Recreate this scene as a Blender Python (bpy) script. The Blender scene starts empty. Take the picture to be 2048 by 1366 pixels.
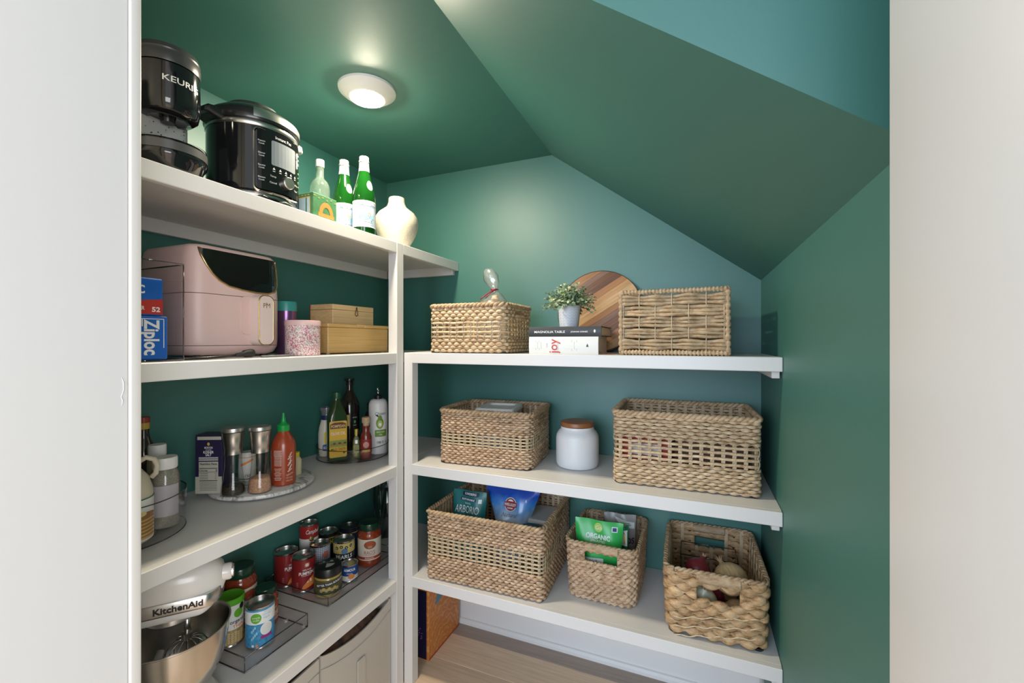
import bpy, bmesh, math, random
from math import pi, sin, cos, sqrt, atan2, radians
random.seed(7)
SC = bpy.context.scene
COL = SC.collection

# ------------------------------------------------------------------ camera, world, exposure
EYE = 1.233
YAW = radians(22.73)
FPX = 867.0
cam_data = bpy.data.cameras.new('camera')
cam = bpy.data.objects.new('camera', cam_data)
COL.objects.link(cam)
cam.location = (0, 0, EYE)
cam.rotation_euler = (radians(90), 0, YAW)
cam_data.sensor_width = 36
cam_data.lens = FPX / 2048 * 36
cam_data.shift_y = -0.9 / 2048
cam_data.clip_start = 0.01
SC.camera = cam

world = bpy.data.worlds.new('house_daylight')
SC.world = world
world.use_nodes = True
bg = world.node_tree.nodes['Background']
bg.inputs[0].default_value = (0.93, 0.96, 1.0, 1)
bg.inputs[1].default_value = 0.70
# two area lights added as fill for daylight from the room behind the camera
def fill_light(loc, aim, energy, color, size):
    import mathutils
    d = bpy.data.lights.new('room_fill', 'AREA'); d.shape = 'RECTANGLE'; d.size = size[0]; d.size_y = size[1]
    d.energy = energy; d.color = color
    o = bpy.data.objects.new('room_fill', d); COL.objects.link(o)
    o.location = loc
    o.rotation_euler = (mathutils.Vector(aim) - mathutils.Vector(loc)).to_track_quat('-Z', 'Y').to_euler()
fill_light((-0.55, -2.6, 1.5), (-0.3, 1.0, 1.1), 68, (0.64, 0.79, 1.0), (2.2, 1.7))
fill_light((2.3, -1.7, 1.5), (-0.9, 0.6, 1.1), 54, (0.95, 0.97, 1.0), (2.0, 1.7))

LAMP_COLOR = (1.0, 0.87, 0.66, 1)
LAMP_STRENGTH = 430.0

SC.cycles.transparent_max_bounces = 32
SC.view_settings.view_transform = 'Standard'
SC.view_settings.look = 'None'
SC.view_settings.gamma = 1
SC.view_settings.use_curve_mapping = False
SC.view_settings.exposure = 0.5

# ------------------------------------------------------------------ helpers: materials
MATS = {}
def lin(c):
    return tuple((x / 12.92 if x <= 0.04045 else ((x + 0.055) / 1.055) ** 2.4) for x in c)
def rgb(r, g, b):
    return lin((r / 255, g / 255, b / 255))
def PM(name, col, rough=0.5, metal=0.0, var=0.0, scale=20.0, bump=0.0, bscale=60.0, coat=0.0, stretch=(1, 1, 1), emit=None, spec=0.5, col2=None, trans=0.0, detail=3.0, sss=0.0):
    if name in MATS: return MATS[name]
    m = bpy.data.materials.new(name); MATS[name] = m
    m.use_nodes = True
    nt = m.node_tree; N = nt.nodes; L = nt.links
    b = N['Principled BSDF']
    b.inputs['Base Color'].default_value = (*col, 1)
    b.inputs['Roughness'].default_value = rough
    b.inputs['Metallic'].default_value = metal
    b.inputs['Specular IOR Level'].default_value = spec
    b.inputs['Coat Weight'].default_value = coat
    b.inputs['Coat Roughness'].default_value = 0.08
    b.inputs['Transmission Weight'].default_value = trans
    if emit:
        b.inputs['Emission Color'].default_value = emit[0]
        b.inputs['Emission Strength'].default_value = emit[1]
    if var > 0 or bump > 0 or col2:
        tc = N.new('ShaderNodeTexCoord'); mp = N.new('ShaderNodeMapping')
        mp.inputs['Scale'].default_value = stretch
        L.new(tc.outputs['Object'], mp.inputs['Vector'])
    if var > 0 or col2:
        nz = N.new('ShaderNodeTexNoise'); nz.inputs['Scale'].default_value = scale; nz.inputs['Detail'].default_value = detail
        L.new(mp.outputs[0], nz.inputs['Vector'])
        r = N.new('ShaderNodeValToRGB'); L.new(nz.outputs[0], r.inputs[0])
        c2 = col2 or tuple(min(1, c * (1 + var)) for c in col)
        c1 = col if col2 else tuple(c * (1 - var) for c in col)
        r.color_ramp.elements[0].position = 0.32; r.color_ramp.elements[1].position = 0.68
        r.color_ramp.elements[0].color = (*c1, 1); r.color_ramp.elements[1].color = (*c2, 1)
        L.new(r.outputs[0], b.inputs['Base Color'])
    if bump > 0:
        nb = N.new('ShaderNodeTexNoise'); nb.inputs['Scale'].default_value = bscale; nb.inputs['Detail'].default_value = 4
        L.new(mp.outputs[0], nb.inputs['Vector'])
        bp = N.new('ShaderNodeBump'); bp.inputs['Strength'].default_value = bump; bp.inputs['Distance'].default_value = 0.004
        L.new(nb.outputs[0], bp.inputs['Height']); L.new(bp.outputs[0], b.inputs['Normal'])
    return m
def CLEAR(name, tint=(0.95, 0.95, 0.95), gloss=0.06, rough=0.03, solid=None):
    """thin clear sheet: tinted see-through with a mirror film (and an optional share of solid colour)"""
    if name in MATS: return MATS[name]
    m = bpy.data.materials.new(name); MATS[name] = m
    m.use_nodes = True
    nt = m.node_tree; N = nt.nodes; L = nt.links
    N.remove(N['Principled BSDF']); out = N['Material Output']
    t = N.new('ShaderNodeBsdfTransparent'); t.inputs[0].default_value = (*tint, 1)
    g = N.new('ShaderNodeBsdfGlossy'); g.inputs['Roughness'].default_value = rough
    lw = N.new('ShaderNodeLayerWeight'); lw.inputs[0].default_value = 0.5
    pw_ = N.new('ShaderNodeMath'); pw_.operation = 'POWER'; pw_.inputs[1].default_value = 4.0; L.new(lw.outputs['Facing'], pw_.inputs[0])
    mr = N.new('ShaderNodeMapRange'); L.new(pw_.outputs[0], mr.inputs[0])
    mr.inputs[1].default_value = 0; mr.inputs[2].default_value = 1; mr.inputs[3].default_value = gloss; mr.inputs[4].default_value = 0.75
    mx = N.new('ShaderNodeMixShader'); L.new(mr.outputs[0], mx.inputs[0]); L.new(g.outputs[0], mx.inputs[2])
    base = t
    if solid:
        d = N.new('ShaderNodeBsdfDiffuse'); d.inputs[0].default_value = (*solid[0], 1)
        m2 = N.new('ShaderNodeMixShader'); m2.inputs[0].default_value = solid[1]
        L.new(t.outputs[0], m2.inputs[1]); L.new(d.outputs[0], m2.inputs[2]); base = m2
    L.new(base.outputs[0], mx.inputs[1])
    L.new(mx.outputs[0], out.inputs['Surface'])
    return m
def flat(name, col, rough=0.5, **k): return PM(name, col, rough, **k)
def WOOD(name, c1, c2, stretch=(1, 18, 18), scale=6, rough=0.45, bump=0.08, extra=None):
    if name in MATS: return MATS[name]
    m = PM(name, c1, rough, col2=c2, stretch=stretch, scale=scale, bump=bump, bscale=scale * 6, detail=5)
    return m

# ------------------------------------------------------------------ helpers: meshes
class MB:
    def __init__(s): s.v = []; s.f = []; s.m = []; s.s = []
    def add(s, vs, fs, mat=0, smooth=False):
        o = len(s.v); s.v += vs
        for f in fs:
            s.f.append([i + o for i in f]); s.m.append(mat); s.s.append(smooth)
        return s
    def box(s, x0, x1, y0, y1, z0, z1, mat=0):
        vs = [(x, y, z) for z in (z0, z1) for y in (y0, y1) for x in (x0, x1)]
        return s.add(vs, [(0, 2, 3, 1), (4, 5, 7, 6), (0, 1, 5, 4), (2, 6, 7, 3), (0, 4, 6, 2), (1, 3, 7, 5)], mat)
    def cbox(s, x0, x1, y0, y1, z0, z1, b=0.003, mat=0, seg=1):
        bm = bmesh.new(); bmesh.ops.create_cube(bm, size=1)
        for v in bm.verts:
            v.co = ((x0 + x1) / 2 + v.co.x * (x1 - x0), (y0 + y1) / 2 + v.co.y * (y1 - y0), (z0 + z1) / 2 + v.co.z * (z1 - z0))
        bmesh.ops.bevel(bm, geom=bm.edges[:] , offset=b, segments=seg, affect='EDGES', profile=0.5)
        bm.verts.index_update()
        s.add([tuple(v.co) for v in bm.verts], [[v.index for v in f.verts] for f in bm.faces], mat, seg > 1)
        bm.free(); return s
    def lathe(s, prof, n=32, mat=0, cx=0, cy=0, a0=0.0, a1=2 * pi, smooth=True, axis='z', sharp=38, org=(0, 0, 0)):
        full = abs(a1 - a0 - 2 * pi) < 1e-6
        P = [prof[0]]; mats = []
        ml = mat if isinstance(mat, list) else [mat] * (len(prof) - 1)
        segs = []
        for i in range(1, len(prof)):
            P.append(prof[i]); segs.append((len(P) - 2, len(P) - 1, ml[i - 1]))
            if i < len(prof) - 1:
                a = (prof[i][0] - prof[i - 1][0], prof[i][1] - prof[i - 1][1]); b = (prof[i + 1][0] - prof[i][0], prof[i + 1][1] - prof[i][1])
                an = abs(math.degrees(atan2(a[0] * b[1] - a[1] * b[0], a[0] * b[0] + a[1] * b[1])))
                if an > sharp: P.append(prof[i])
        vs = []; cnt = n if full else n + 1
        for (r, z) in P:
            for k in range(cnt):
                a = a0 + (a1 - a0) * k / n
                x, y = cx + r * cos(a), cy + r * sin(a)
                if axis == 'z': vs.append((x + org[0], y + org[1], z + org[2]))
                elif axis == 'y': vs.append((x + org[0], z + org[1], -y + org[2]))
                else: vs.append((z + org[0], x + org[1], y + org[2]))
        for (i, j, mm) in segs:
            fs = []
            for k in range(n):
                k2 = (k + 1) % cnt
                q = [i * cnt + k, i * cnt + k2, j * cnt + k2, j * cnt + k]
                if P[i][0] < 1e-7: q = [q[0], q[2], q[3]]
                elif P[j][0] < 1e-7: q = [q[0], q[1], q[2]]
                fs.append(q)
            s._f(fs, mm, smooth, len(s.v))
        s.v += vs
        return s
    def _f(s, fs, mat, smooth, o):
        for f in fs: s.f.append([i + o for i in f]); s.m.append(mat); s.s.append(smooth)
    def tube(s, pts, r, n=8, mat=0, closed=False, caps=True):
        import mathutils
        V = mathutils.Vector
        pts = [V(p) for p in pts]; k = len(pts)
        rs = r if isinstance(r, (list, tuple)) else [r] * k
        tang = []
        for i in range(k):
            a = pts[(i - 1) % k] if (closed or i > 0) else pts[i]
            b = pts[(i + 1) % k] if (closed or i < k - 1) else pts[i]
            t = (b - a)
            tang.append(t.normalized() if t.length > 1e-9 else V((0, 0, 1)))
        ref = V((0, 0, 1)) if abs(tang[0].z) < 0.9 else V((1, 0, 0))
        nrm = (ref - tang[0] * ref.dot(tang[0])).normalized()
        vs = []
        for i in range(k):
            nrm = (nrm - tang[i] * nrm.dot(tang[i]))
            nrm = nrm.normalized() if nrm.length > 1e-6 else V((1, 0, 0))
            bn = tang[i].cross(nrm)
            for q in range(n):
                a = 2 * pi * q / n
                vs.append(tuple(pts[i] + (nrm * cos(a) + bn * sin(a)) * rs[i]))
        fs = []
        for i in range(k if closed else k - 1):
            j = (i + 1) % k
            for q in range(n): fs.append((i * n + q, i * n + (q + 1) % n, j * n + (q + 1) % n, j * n + q))
        if caps and not closed:
            fs.append(tuple(range(n - 1, -1, -1))); fs.append(tuple((k - 1) * n + q for q in range(n)))
        return s.add(vs, fs, mat, True)
    def loft(s, secs, mat=0, caps=True, smooth=True, closed=True):
        n = len(secs[0]); vs = [p for sec in secs for p in sec]; fs = []
        for i in range(len(secs) - 1):
            for q in range(n if closed else n - 1): fs.append((i * n + q, i * n + (q + 1) % n, (i + 1) * n + (q + 1) % n, (i + 1) * n + q))
        s.add(vs, fs, mat, smooth)
        if caps:
            s.add(list(secs[0]), [tuple(range(n - 1, -1, -1))], mat); s.add(list(secs[-1]), [tuple(range(n))], mat)
        return s
    def poly(s, pts, mp, mat=0, step=None, depth=0.0):
        """flat outline in 2-D laid on a surface by the map mp(x, y, lift)"""
        tris = tri2d(pts)
        s.flat_tris(tris, mp, mat, step)
        return s
    def flat_tris(s, tris, mp, mat=0, step=None):
        for t in tris:
            for pc in (slice_x(t, step) if step else [t]):
                if len(pc) >= 3:
                    s.add([mp(x, y) for x, y in pc], [tuple(range(len(pc)))], mat)
    def text(s, txt, mp, x, y, h, mat=0, step=None, width=None, bold=0.0, shear=0.0, align='C', rot=0.0, space=1.0):
        tris, w, hh = text_tris(txt, bold, shear, space)
        sc = h / 0.72
        sx = sc if width is None else width / max(w, 1e-6)
        ca, sa = cos(rot), sin(rot)
        ox = {'C': -w / 2, 'L': 0, 'R': -w}[align]
        out = []
        for t in tris:
            q = []
            for (a, b) in t:
                px, py = (a + ox) * sx, (b - 0.36) * sc
                q.append((x + px * ca - py * sa, y + px * sa + py * ca))
            out.append(q)
        s.flat_tris(out, mp, mat, step)
        return s
def slice_x(poly, step):
    xs = [p[0] for p in poly]; a, b = min(xs), max(xs)
    if b - a <= step: return [poly]
    out = []; k0 = math.floor(a / step)
    k = k0
    while k * step < b:
        lo, hi = k * step, (k + 1) * step
        p = clip(clip(poly, lo, 1), hi, -1)
        if len(p) >= 3: out.append(p)
        k += 1
    return out
def clip(poly, c, sgn):
    out = []
    for i in range(len(poly)):
        p, q = poly[i], poly[(i + 1) % len(poly)]
        ip, iq = (p[0] - c) * sgn >= 0, (q[0] - c) * sgn >= 0
        if ip: out.append(p)
        if ip != iq:
            t = (c - p[0]) / (q[0] - p[0]); out.append((c, p[1] + t * (q[1] - p[1])))
    return out
def tri2d(pts):
    from mathutils.geometry import tessellate_polygon
    import mathutils
    V = [mathutils.Vector((p[0], p[1], 0)) for p in pts]
    out = []
    for t in tessellate_polygon([V]):
        q = [pts[i] for i in t]
        ar = (q[1][0] - q[0][0]) * (q[2][1] - q[0][1]) - (q[2][0] - q[0][0]) * (q[1][1] - q[0][1])
        out.append(q if ar > 0 else q[::-1])
    return out
TXT = {}
def text_tris(txt, bold=0.0, shear=0.0, space=1.0):
    key = (txt, bold, shear, space)
    if key in TXT: return TXT[key]
    cu = bpy.data.curves.new('lettering', 'FONT'); cu.body = txt; cu.resolution_u = 3
    cu.offset = bold; cu.shear = shear; cu.space_character = space
    o = bpy.data.objects.new('lettering', cu); COL.objects.link(o)
    bpy.context.view_layer.update()
    me = bpy.data.meshes.new_from_object(o)
    tris = []
    for p in me.polygons:
        q = [(me.vertices[i].co.x, me.vertices[i].co.y) for i in p.vertices]
        ar = sum(q[i][0] * q[(i + 1) % len(q)][1] - q[(i + 1) % len(q)][0] * q[i][1] for i in range(len(q)))
        tris.append(q if ar > 0 else q[::-1])
    xs = [a for t in tris for a, b in t]
    w = max(xs) if xs else 1
    bpy.data.objects.remove(o); bpy.data.curves.remove(cu); bpy.data.meshes.remove(me)
    TXT[key] = (tris, w, 0.72); return TXT[key]
def layered(f): f.layers = True; return f                                   # such a map takes a third value: extra lift per printed layer
def cylmap(R, lift=0.0006, a0=0.0, z0=0.0):
    return layered(lambda x, y, l=0.0: ((R + lift + l) * cos(a0 + x / R), (R + lift + l) * sin(a0 + x / R), y + z0))
def frontmap(X, lift=0.0005): return layered(lambda x, y, l=0.0: (X + lift + l, x, y))     # +X face, right = +Y
def sidemap(Y, lift=0.0005): return layered(lambda x, y, l=0.0: (x, Y - lift - l, y))       # -Y face, right = +X
def topmap(Z, lift=0.0005): return layered(lambda x, y, l=0.0: (x, y, Z + lift + l))
def ell(cx, cy, rx, ry, n=24, a0=0, a1=2 * pi):
    return [(cx + rx * cos(a0 + (a1 - a0) * k / n), cy + ry * sin(a0 + (a1 - a0) * k / n)) for k in range(n if a1 - a0 > 6.28 else n + 1)]
def rect(cx, cy, w, h): return [(cx - w / 2, cy - h / 2), (cx + w / 2, cy - h / 2), (cx + w / 2, cy + h / 2), (cx - w / 2, cy + h / 2)]
def rrect(cx, cy, w, h, r, n=5):
    out = []
    for (sx, sy, a) in ((1, -1, -pi / 2), (1, 1, 0), (-1, 1, pi / 2), (-1, -1, pi)):
        for k in range(n + 1):
            t = a + pi / 2 * k / n
            out.append((cx + sx * (w / 2 - r) + r * cos(t), cy + sy * (h / 2 - r) + r * sin(t)))
    return out
def sec(pts, z): return [(x, y, z) for x, y in pts]
def prints(mb, mp0, items, step=None):
    for ix, it in enumerate(items):
        k = it[0]
        mp = (lambda a, b, l=min(ix, 24) * 2e-5: mp0(a, b, l)) if getattr(mp0, 'layers', False) else mp0
        if k == 't':
            _, t, x, y, h, m = it[:6]; o = it[6] if len(it) > 6 else {}
            mb.text(t, mp, x, y, h, m, step, **o)
        elif k == 'e': mb.poly(ell(it[1], it[2], it[3], it[4]), mp, it[5], step)
        elif k == 'r': mb.poly(rect(it[1], it[2], it[3], it[4]), mp, it[5], step)
        elif k == 'rr': mb.poly(rrect(it[1], it[2], it[3], it[4], it[6]), mp, it[5], step)
        elif k == 'p': mb.poly(it[1], mp, it[2], step)

# ------------------------------------------------------------------ helpers: objects
def obj(name, mb, mats, parent=None, kind=None, label=None):
    me = bpy.data.meshes.new(name)
    me.from_pydata(mb.v, [], mb.f)
    me.polygons.foreach_set('material_index', mb.m)
    me.polygons.foreach_set('use_smooth', mb.s)
    if not isinstance(mats, (list, tuple)): mats = [mats]
    for m in mats: me.materials.append(m)
    me.update()
    o = bpy.data.objects.new(name, me); COL.objects.link(o)
    if parent: o.parent = parent
    if kind: o['kind'] = kind
    if label: o['label'] = label
    return o
def tag(o, label, cat, group=None, kind=None):
    o['label'] = label; o['category'] = cat
    if group: o['group'] = group
    if kind: o['kind'] = kind
    return o
def thing(name, label, cat, loc=(0, 0, 0), rotz=0.0, group=None, kind=None):
    o = bpy.data.objects.new(name, None); COL.objects.link(o)
    o.empty_display_size = 0.02
    o.location = loc; o.rotation_euler = (0, 0, rotz)
    return tag(o, label, cat, group, kind)
def facing(x, y, extra=0.0): return atan2(-y, -x) + extra
def share(name, src, loc, parent, rotz=0.0):
    o = bpy.data.objects.new(name, src.data); COL.objects.link(o); o.parent = parent
    o.location = loc; o.rotation_euler = (0, 0, rotz); return o
def copy_tree(root, loc, rotz, label):
    r = root.copy(); COL.objects.link(r); r.location = loc; r.rotation_euler = (0, 0, rotz); r['label'] = label
    for ch in list(root.children):
        c = ch.copy(); COL.objects.link(c); c.parent = r
        for g in list(ch.children):
            d = g.copy(); COL.objects.link(d); d.parent = c
    return r

# ------------------------------------------------------------------ common materials
WHITE = PM('white_trim_paint', (0.80, 0.79, 0.775), 0.38, bump=0.04, bscale=90)
JAMB = PM('white_door_paint', (0.685, 0.675, 0.66), 0.4, bump=0.03, bscale=60)
SHELFW = PM('white_shelf_paint', (0.70, 0.685, 0.67), 0.42, bump=0.05, bscale=80)
PAINT = PM('deep_green_wall_paint', (0.036, 0.162, 0.134), 0.50, bump=0.03, bscale=150, spec=0.9)
BLACKP = PM('black_plastic', (0.012, 0.012, 0.013), 0.3)
BLACKG = PM('gloss_black_plastic', (0.008, 0.008, 0.009), 0.08, coat=0.4)
STEEL = PM('brushed_steel', (0.62, 0.60, 0.57), 0.28, 1.0, bump=0.03, bscale=40, stretch=(1, 1, 30))
CHROME = PM('chrome', (0.78, 0.78, 0.78), 0.1, 1.0)
TIN = PM('tin_plate', (0.60, 0.59, 0.57), 0.25, 1.0)
GOLD = PM('gold_trim', (0.62, 0.44, 0.20), 0.25, 1.0)
INKW = PM('white_print', (0.85, 0.85, 0.83), 0.5)
INKK = PM('black_print', (0.012, 0.012, 0.014), 0.5)
INKR = PM('red_print', (0.50, 0.030, 0.028), 0.5)
PAPERW = PM('white_paper_label', (0.78, 0.77, 0.74), 0.5)
ACRY = CLEAR('clear_acrylic', (0.985, 0.978, 0.98), 0.03)
ACRYE = CLEAR('acrylic_edge', (0.35, 0.30, 0.30), 0.10)
GLASSC = CLEAR('clear_glass', (0.93, 0.95, 0.94), 0.06)

# ------------------------------------------------------------------ the room
XL, XR, YB, ZC = -1.36, 0.212, 1.69, 1.99
CREASE, SLOPE = -0.532, 0.739
YJ = 0.39            # inside face of the doorway wall
YF = 0.577           # face of the dropped stair soffit
def slope_z(x): return ZC - SLOPE * (x - CREASE)

# floor: planks laid along X
fl = MB(); fl.box(-3.0, 2.0, -3.0, 1.75, -0.05, -0.004)
floor = obj('floor', fl, PM('floor_underlay', (0.10, 0.07, 0.05), 0.8)); floor['kind'] = 'structure'
floor['label'] = 'light oak plank floor of the pantry'
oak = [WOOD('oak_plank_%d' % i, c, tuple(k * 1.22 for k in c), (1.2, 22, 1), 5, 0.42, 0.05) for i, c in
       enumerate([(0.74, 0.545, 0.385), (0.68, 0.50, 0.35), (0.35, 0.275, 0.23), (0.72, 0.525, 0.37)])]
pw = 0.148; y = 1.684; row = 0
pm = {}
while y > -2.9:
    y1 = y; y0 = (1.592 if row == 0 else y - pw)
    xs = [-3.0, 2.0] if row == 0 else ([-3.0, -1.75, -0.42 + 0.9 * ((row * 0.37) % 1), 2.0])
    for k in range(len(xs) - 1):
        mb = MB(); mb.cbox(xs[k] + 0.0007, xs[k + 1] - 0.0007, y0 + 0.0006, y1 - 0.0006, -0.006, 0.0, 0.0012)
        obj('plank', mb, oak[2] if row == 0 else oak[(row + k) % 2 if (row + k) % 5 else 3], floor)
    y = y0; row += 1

def structure(name, mb, m, label):
    o = obj(name, mb, m); o['kind'] = 'structure'; o['label'] = label; return o
T = 0.06
mb = MB()
prof = [(XL, 0), (XR, 0), (XR, slope_z(XR)), (CREASE, ZC), (XL, ZC)]
n = len(prof)
vs = [(x, YB, z) for x, z in prof] + [(x, YB + T, z) for x, z in prof]
mb.add(vs, [tuple(range(n)), tuple(range(2 * n - 1, n - 1, -1))] + [(i, i + n, (i + 1) % n + n, (i + 1) % n) for i in range(n)])
structure('wall_back', mb, PAINT, 'deep green rear wall under the stair slope')
mb = MB(); mb.box(XL - T, XL, YJ, YB + T, 0, ZC)
structure('wall_left', mb, PAINT, 'deep green wall behind the long white shelves')
mb = MB(); mb.box(XR, XR + T, YJ, YB + T, 0, 2.45)
structure('wall_right', mb, PAINT, 'plain deep green wall at the right')
mb = MB(); mb.box(XL - T, CREASE, YJ, YB + T, ZC, ZC + T)
structure('ceiling', mb, PAINT, 'flat green ceiling around the round downlight')
mb = MB()
zr = slope_z(XR + T)
pts = [(CREASE, ZC), (XR + T, zr), (XR + T, 2.40), (CREASE, 2.40)]
vs = [(x, YF, z) for x, z in pts] + [(x, YB + T, z) for x, z in pts]
mb.add(vs, [(0, 1, 2, 3), (7, 6, 5, 4), (0, 4, 5, 1), (1, 5, 6, 2), (2, 6, 7, 3), (3, 7, 4, 0)])
structure('ceiling_slope', mb, PAINT, 'sloping green underside of the stairs with upright front face')
mb = MB(); mb.box(CREASE - T, XR + T, YJ - 0.1, YF + 0.02, 2.40, 2.46); mb.box(CREASE - T, CREASE, YJ, YF + 0.05, ZC + T, 2.40)
structure('ceiling_entry', mb, PAINT, 'small raised ceiling just inside the doorway')
# doorway wall with jambs
JL, JR = -0.803, 0.130
mb = MB(); mb.box(-3.0, JL - 0.018, 0.215, YJ - 0.012, 0, 2.6); mb.box(JR + 0.018, 2.0, 0.215, YJ - 0.012, 0, 2.6); mb.box(JL - 0.018, JR + 0.018, 0.215, YJ - 0.012, 2.09, 2.6)
structure('wall_front', mb, JAMB, 'white wall around the pantry doorway')
mb = MB(); mb.cbox(JL - 0.02, JL, 0.19, 0.388, 0, 2.07, 0.002)
jl = structure('trim_1', mb, JAMB, 'white door jamb at the left edge')
mb = MB(); mb.cbox(JL - 0.06, JL + 0.003, 0.388, 0.404, 0, 2.07, 0.003, seg=3)
obj('casing_edge', mb, PM('warm_white_casing', (0.70, 0.67, 0.63), 0.3), jl)
mb = MB(); mb.tube([(JL, 0.3790, 1.178), (JL, 0.3815, 1.17), (JL, 0.3815, 1.158), (JL, 0.3785, 1.148), (JL, 0.3805, 1.142), (JL, 0.3790, 1.134)], [0.0004, 0.0010, 0.0008, 0.0007, 0.0010, 0.0003], 6)
obj('paint_drip', mb, JAMB, jl)
mb = MB(); mb.cbox(JR, JR + 0.02, 0.19, 0.3945, 0, 2.07, 0.0025, seg=3)
structure('trim_2', mb, JAMB, 'white door jamb at the right edge')
mb = MB(); mb.cbox(JL, JR, 0.19, 0.394, 2.07, 2.09, 0.002)
structure('trim_3', mb, JAMB, 'white head jamb over the doorway')
# baseboard along the rear wall, with cap bead and shoe
mb = MB()
bp = [(0, 0), (-0.030, 0), (-0.030, 0.012), (-0.024, 0.020), (-0.017, 0.022), (-0.016, 0.095), (-0.011, 0.104), (-0.010, 0.118), (0, 0.122)]
mb.loft([[(x, YB + a, b) for a, b in bp] for x in (XL, XR)], smooth=False)
structure('baseboard_back', mb, WHITE, 'white baseboard with shoe moulding along the rear wall')
mb = MB()
mb.loft([[(XR + a * 0.5, yy, b) for a, b in bp] for yy in (YB - 0.03, YJ)], smooth=False)
structure('baseboard_right', mb, WHITE, 'white baseboard along the right wall')
mb = MB()
mb.loft([[(XL - a * 0.5, yy, b) for a, b in bp] for yy in (YJ, YB - 0.03)], smooth=False)
structure('baseboard_left', mb, WHITE, 'white baseboard behind the fabric bins')

# ------------------------------------------------------------------ downlight
LX, LY = -0.907, 1.037
lt = thing('ceiling_light', 'round white downlight glowing in the flat green ceiling', 'ceiling light', (LX, LY, ZC))
mb = MB(); mb.lathe([(0.0, -0.002), (0.046, -0.002), (0.046, -0.026), (0.050, -0.028), (0.055, -0.0265), (0.076, -0.012), (0.083, -0.006), (0.084, 0.0)], 48)
obj('trim_ring', mb, PM('white_lamp_trim', (0.82, 0.80, 0.77), 0.35), lt)
mb = MB(); mb.lathe([(0.0458, -0.026), (0.044, -0.031), (0.034, -0.036), (0.018, -0.039), (0.0, -0.040)], 40)
obj('lens', mb, PM('lit_lens', (0.9, 0.9, 0.88), 0.4, emit=(LAMP_COLOR, LAMP_STRENGTH)), lt)

# ------------------------------------------------------------------ shelving
S1, S2, S3, S4 = 1.582, 1.191, 0.792, 0.389
XF, YS = -0.965, 1.293
FH = 0.037
def lbox(ox, oy, x0, x1, y0, y1, z0, z1, b=0.0015):
    mb = MB(); mb.cbox(x0 - ox, x1 - ox, y0 - oy, y1 - oy, z0, z1, b); return mb
ox, oy = -1.16, 0.9
un = thing('shelf_unit', 'long white built-in shelves along the left wall', 'shelves', (ox, oy, 0))
PY0, PY1 = 1.2525, 1.2905
for z in (S1, S2, S3, S4):
    yend = YB - 0.001 if z == S1 else PY1 + 0.001
    s = obj('shelf_board', lbox(ox, oy, XL + 0.001, XF - 0.018, YJ + 0.02, YB - 0.001, z - 0.018, z, 0.0005), SHELFW, un)
    obj('front_edge', lbox(ox, oy, XF - 0.018, XF, YJ + 0.02, PY0, z - FH, z), SHELFW, s)
    if z == S1: obj('front_edge', lbox(ox, oy, XF - 0.018, XF, PY1, YB - 0.001, z - FH, z), SHELFW, s)
    obj('wall_cleat', lbox(ox, oy, XL + 0.001, XL + 0.02, YJ + 0.02, YB - 0.021, z - 0.056, z - 0.018), SHELFW, s)
    obj('wall_cleat', lbox(ox, oy, XL + 0.02, XF - 0.02, YB - 0.02, YB - 0.001, z - 0.056, z - 0.018), SHELFW, s)
obj('post', lbox(ox, oy, XF - 0.037, XF + 0.0004, PY0, PY1, 0, S1, 0.0015), SHELFW, un)
obj('post', lbox(ox, oy, XF - 0.037, XF + 0.0004, YJ + 0.025, YJ + 0.062, 0, S1, 0.0015), SHELFW, un)
ox, oy = -0.38, 1.49
ub = thing('shelf_unit', 'shorter white built-in shelves across the rear wall holding woven baskets', 'shelves', (ox, oy, 0))
XE = XR - 0.001
for z in (S2, S3, S4):
    s = obj('shelf_board', lbox(ox, oy, XF - 0.0175, XE, YS + 0.018, YB - 0.002, z - 0.018, z, 0.0005), SHELFW, ub)
    obj('front_edge', lbox(ox, oy, XF + 0.0005, XE, YS, YS + 0.018, z - FH, z), SHELFW, s)
    obj('wall_cleat', lbox(ox, oy, XE - 0.022, XE - 0.003, YS + 0.022, YB - 0.022, z - 0.056, z - 0.018), SHELFW, s)
    obj('wall_cleat', lbox(ox, oy, XF + 0.02, XE - 0.022, YB - 0.021, YB - 0.002, z - 0.056, z - 0.018), SHELFW, s)
obj('post', lbox(ox, oy, XF + 0.0005, -0.929, YS - 0.0004, 1.329, 0, S2 - 0.001), SHELFW, ub)

# ================================================================== TOP SHELF, LEFT WALL
# coffee maker, faces +X
t = thing('coffee_maker', 'black single-cup coffee maker on the top shelf by the door jamb', 'coffee maker', (-1.04, 0.572, S1), 0.0)
GREYSPECK = PM('speckled_grey_tank', (0.40, 0.40, 0.39), 0.3, bump=0.0)
nt = GREYSPECK.node_tree
vz = nt.nodes.new('ShaderNodeTexVoronoi'); vz.inputs['Scale'].default_value = 120; vz.feature = 'F1'
tcn = nt.nodes.new('ShaderNodeTexCoord'); nt.links.new(tcn.outputs['Object'], vz.inputs['Vector'])
rp = nt.nodes.new('ShaderNodeValToRGB'); rp.color_ramp.elements[0].position = 0.16; rp.color_ramp.elements[1].position = 0.22
rp.color_ramp.elements[0].color = (0.03, 0.03, 0.03, 1); rp.color_ramp.elements[1].color = (0.42, 0.42, 0.41, 1)
nt.links.new(vz.outputs['Distance'], rp.inputs[0]); nt.links.new(rp.outputs[0], nt.nodes['Principled BSDF'].inputs['Base Color'])
mb = MB(); mb.lathe([(0, 0.002), (0.055, 0.0), (0.058, 0.006), (0.064, 0.022), (0.070, 0.030), (0.071, 0.036), (0.0695, 0.040), (0.0695, 0.060), (0.066, 0.064), (0.058, 0.064), (0.057, 0.058), (0, 0.058)], 48)
obj('drip_base', mb, BLACKG, t)
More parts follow.
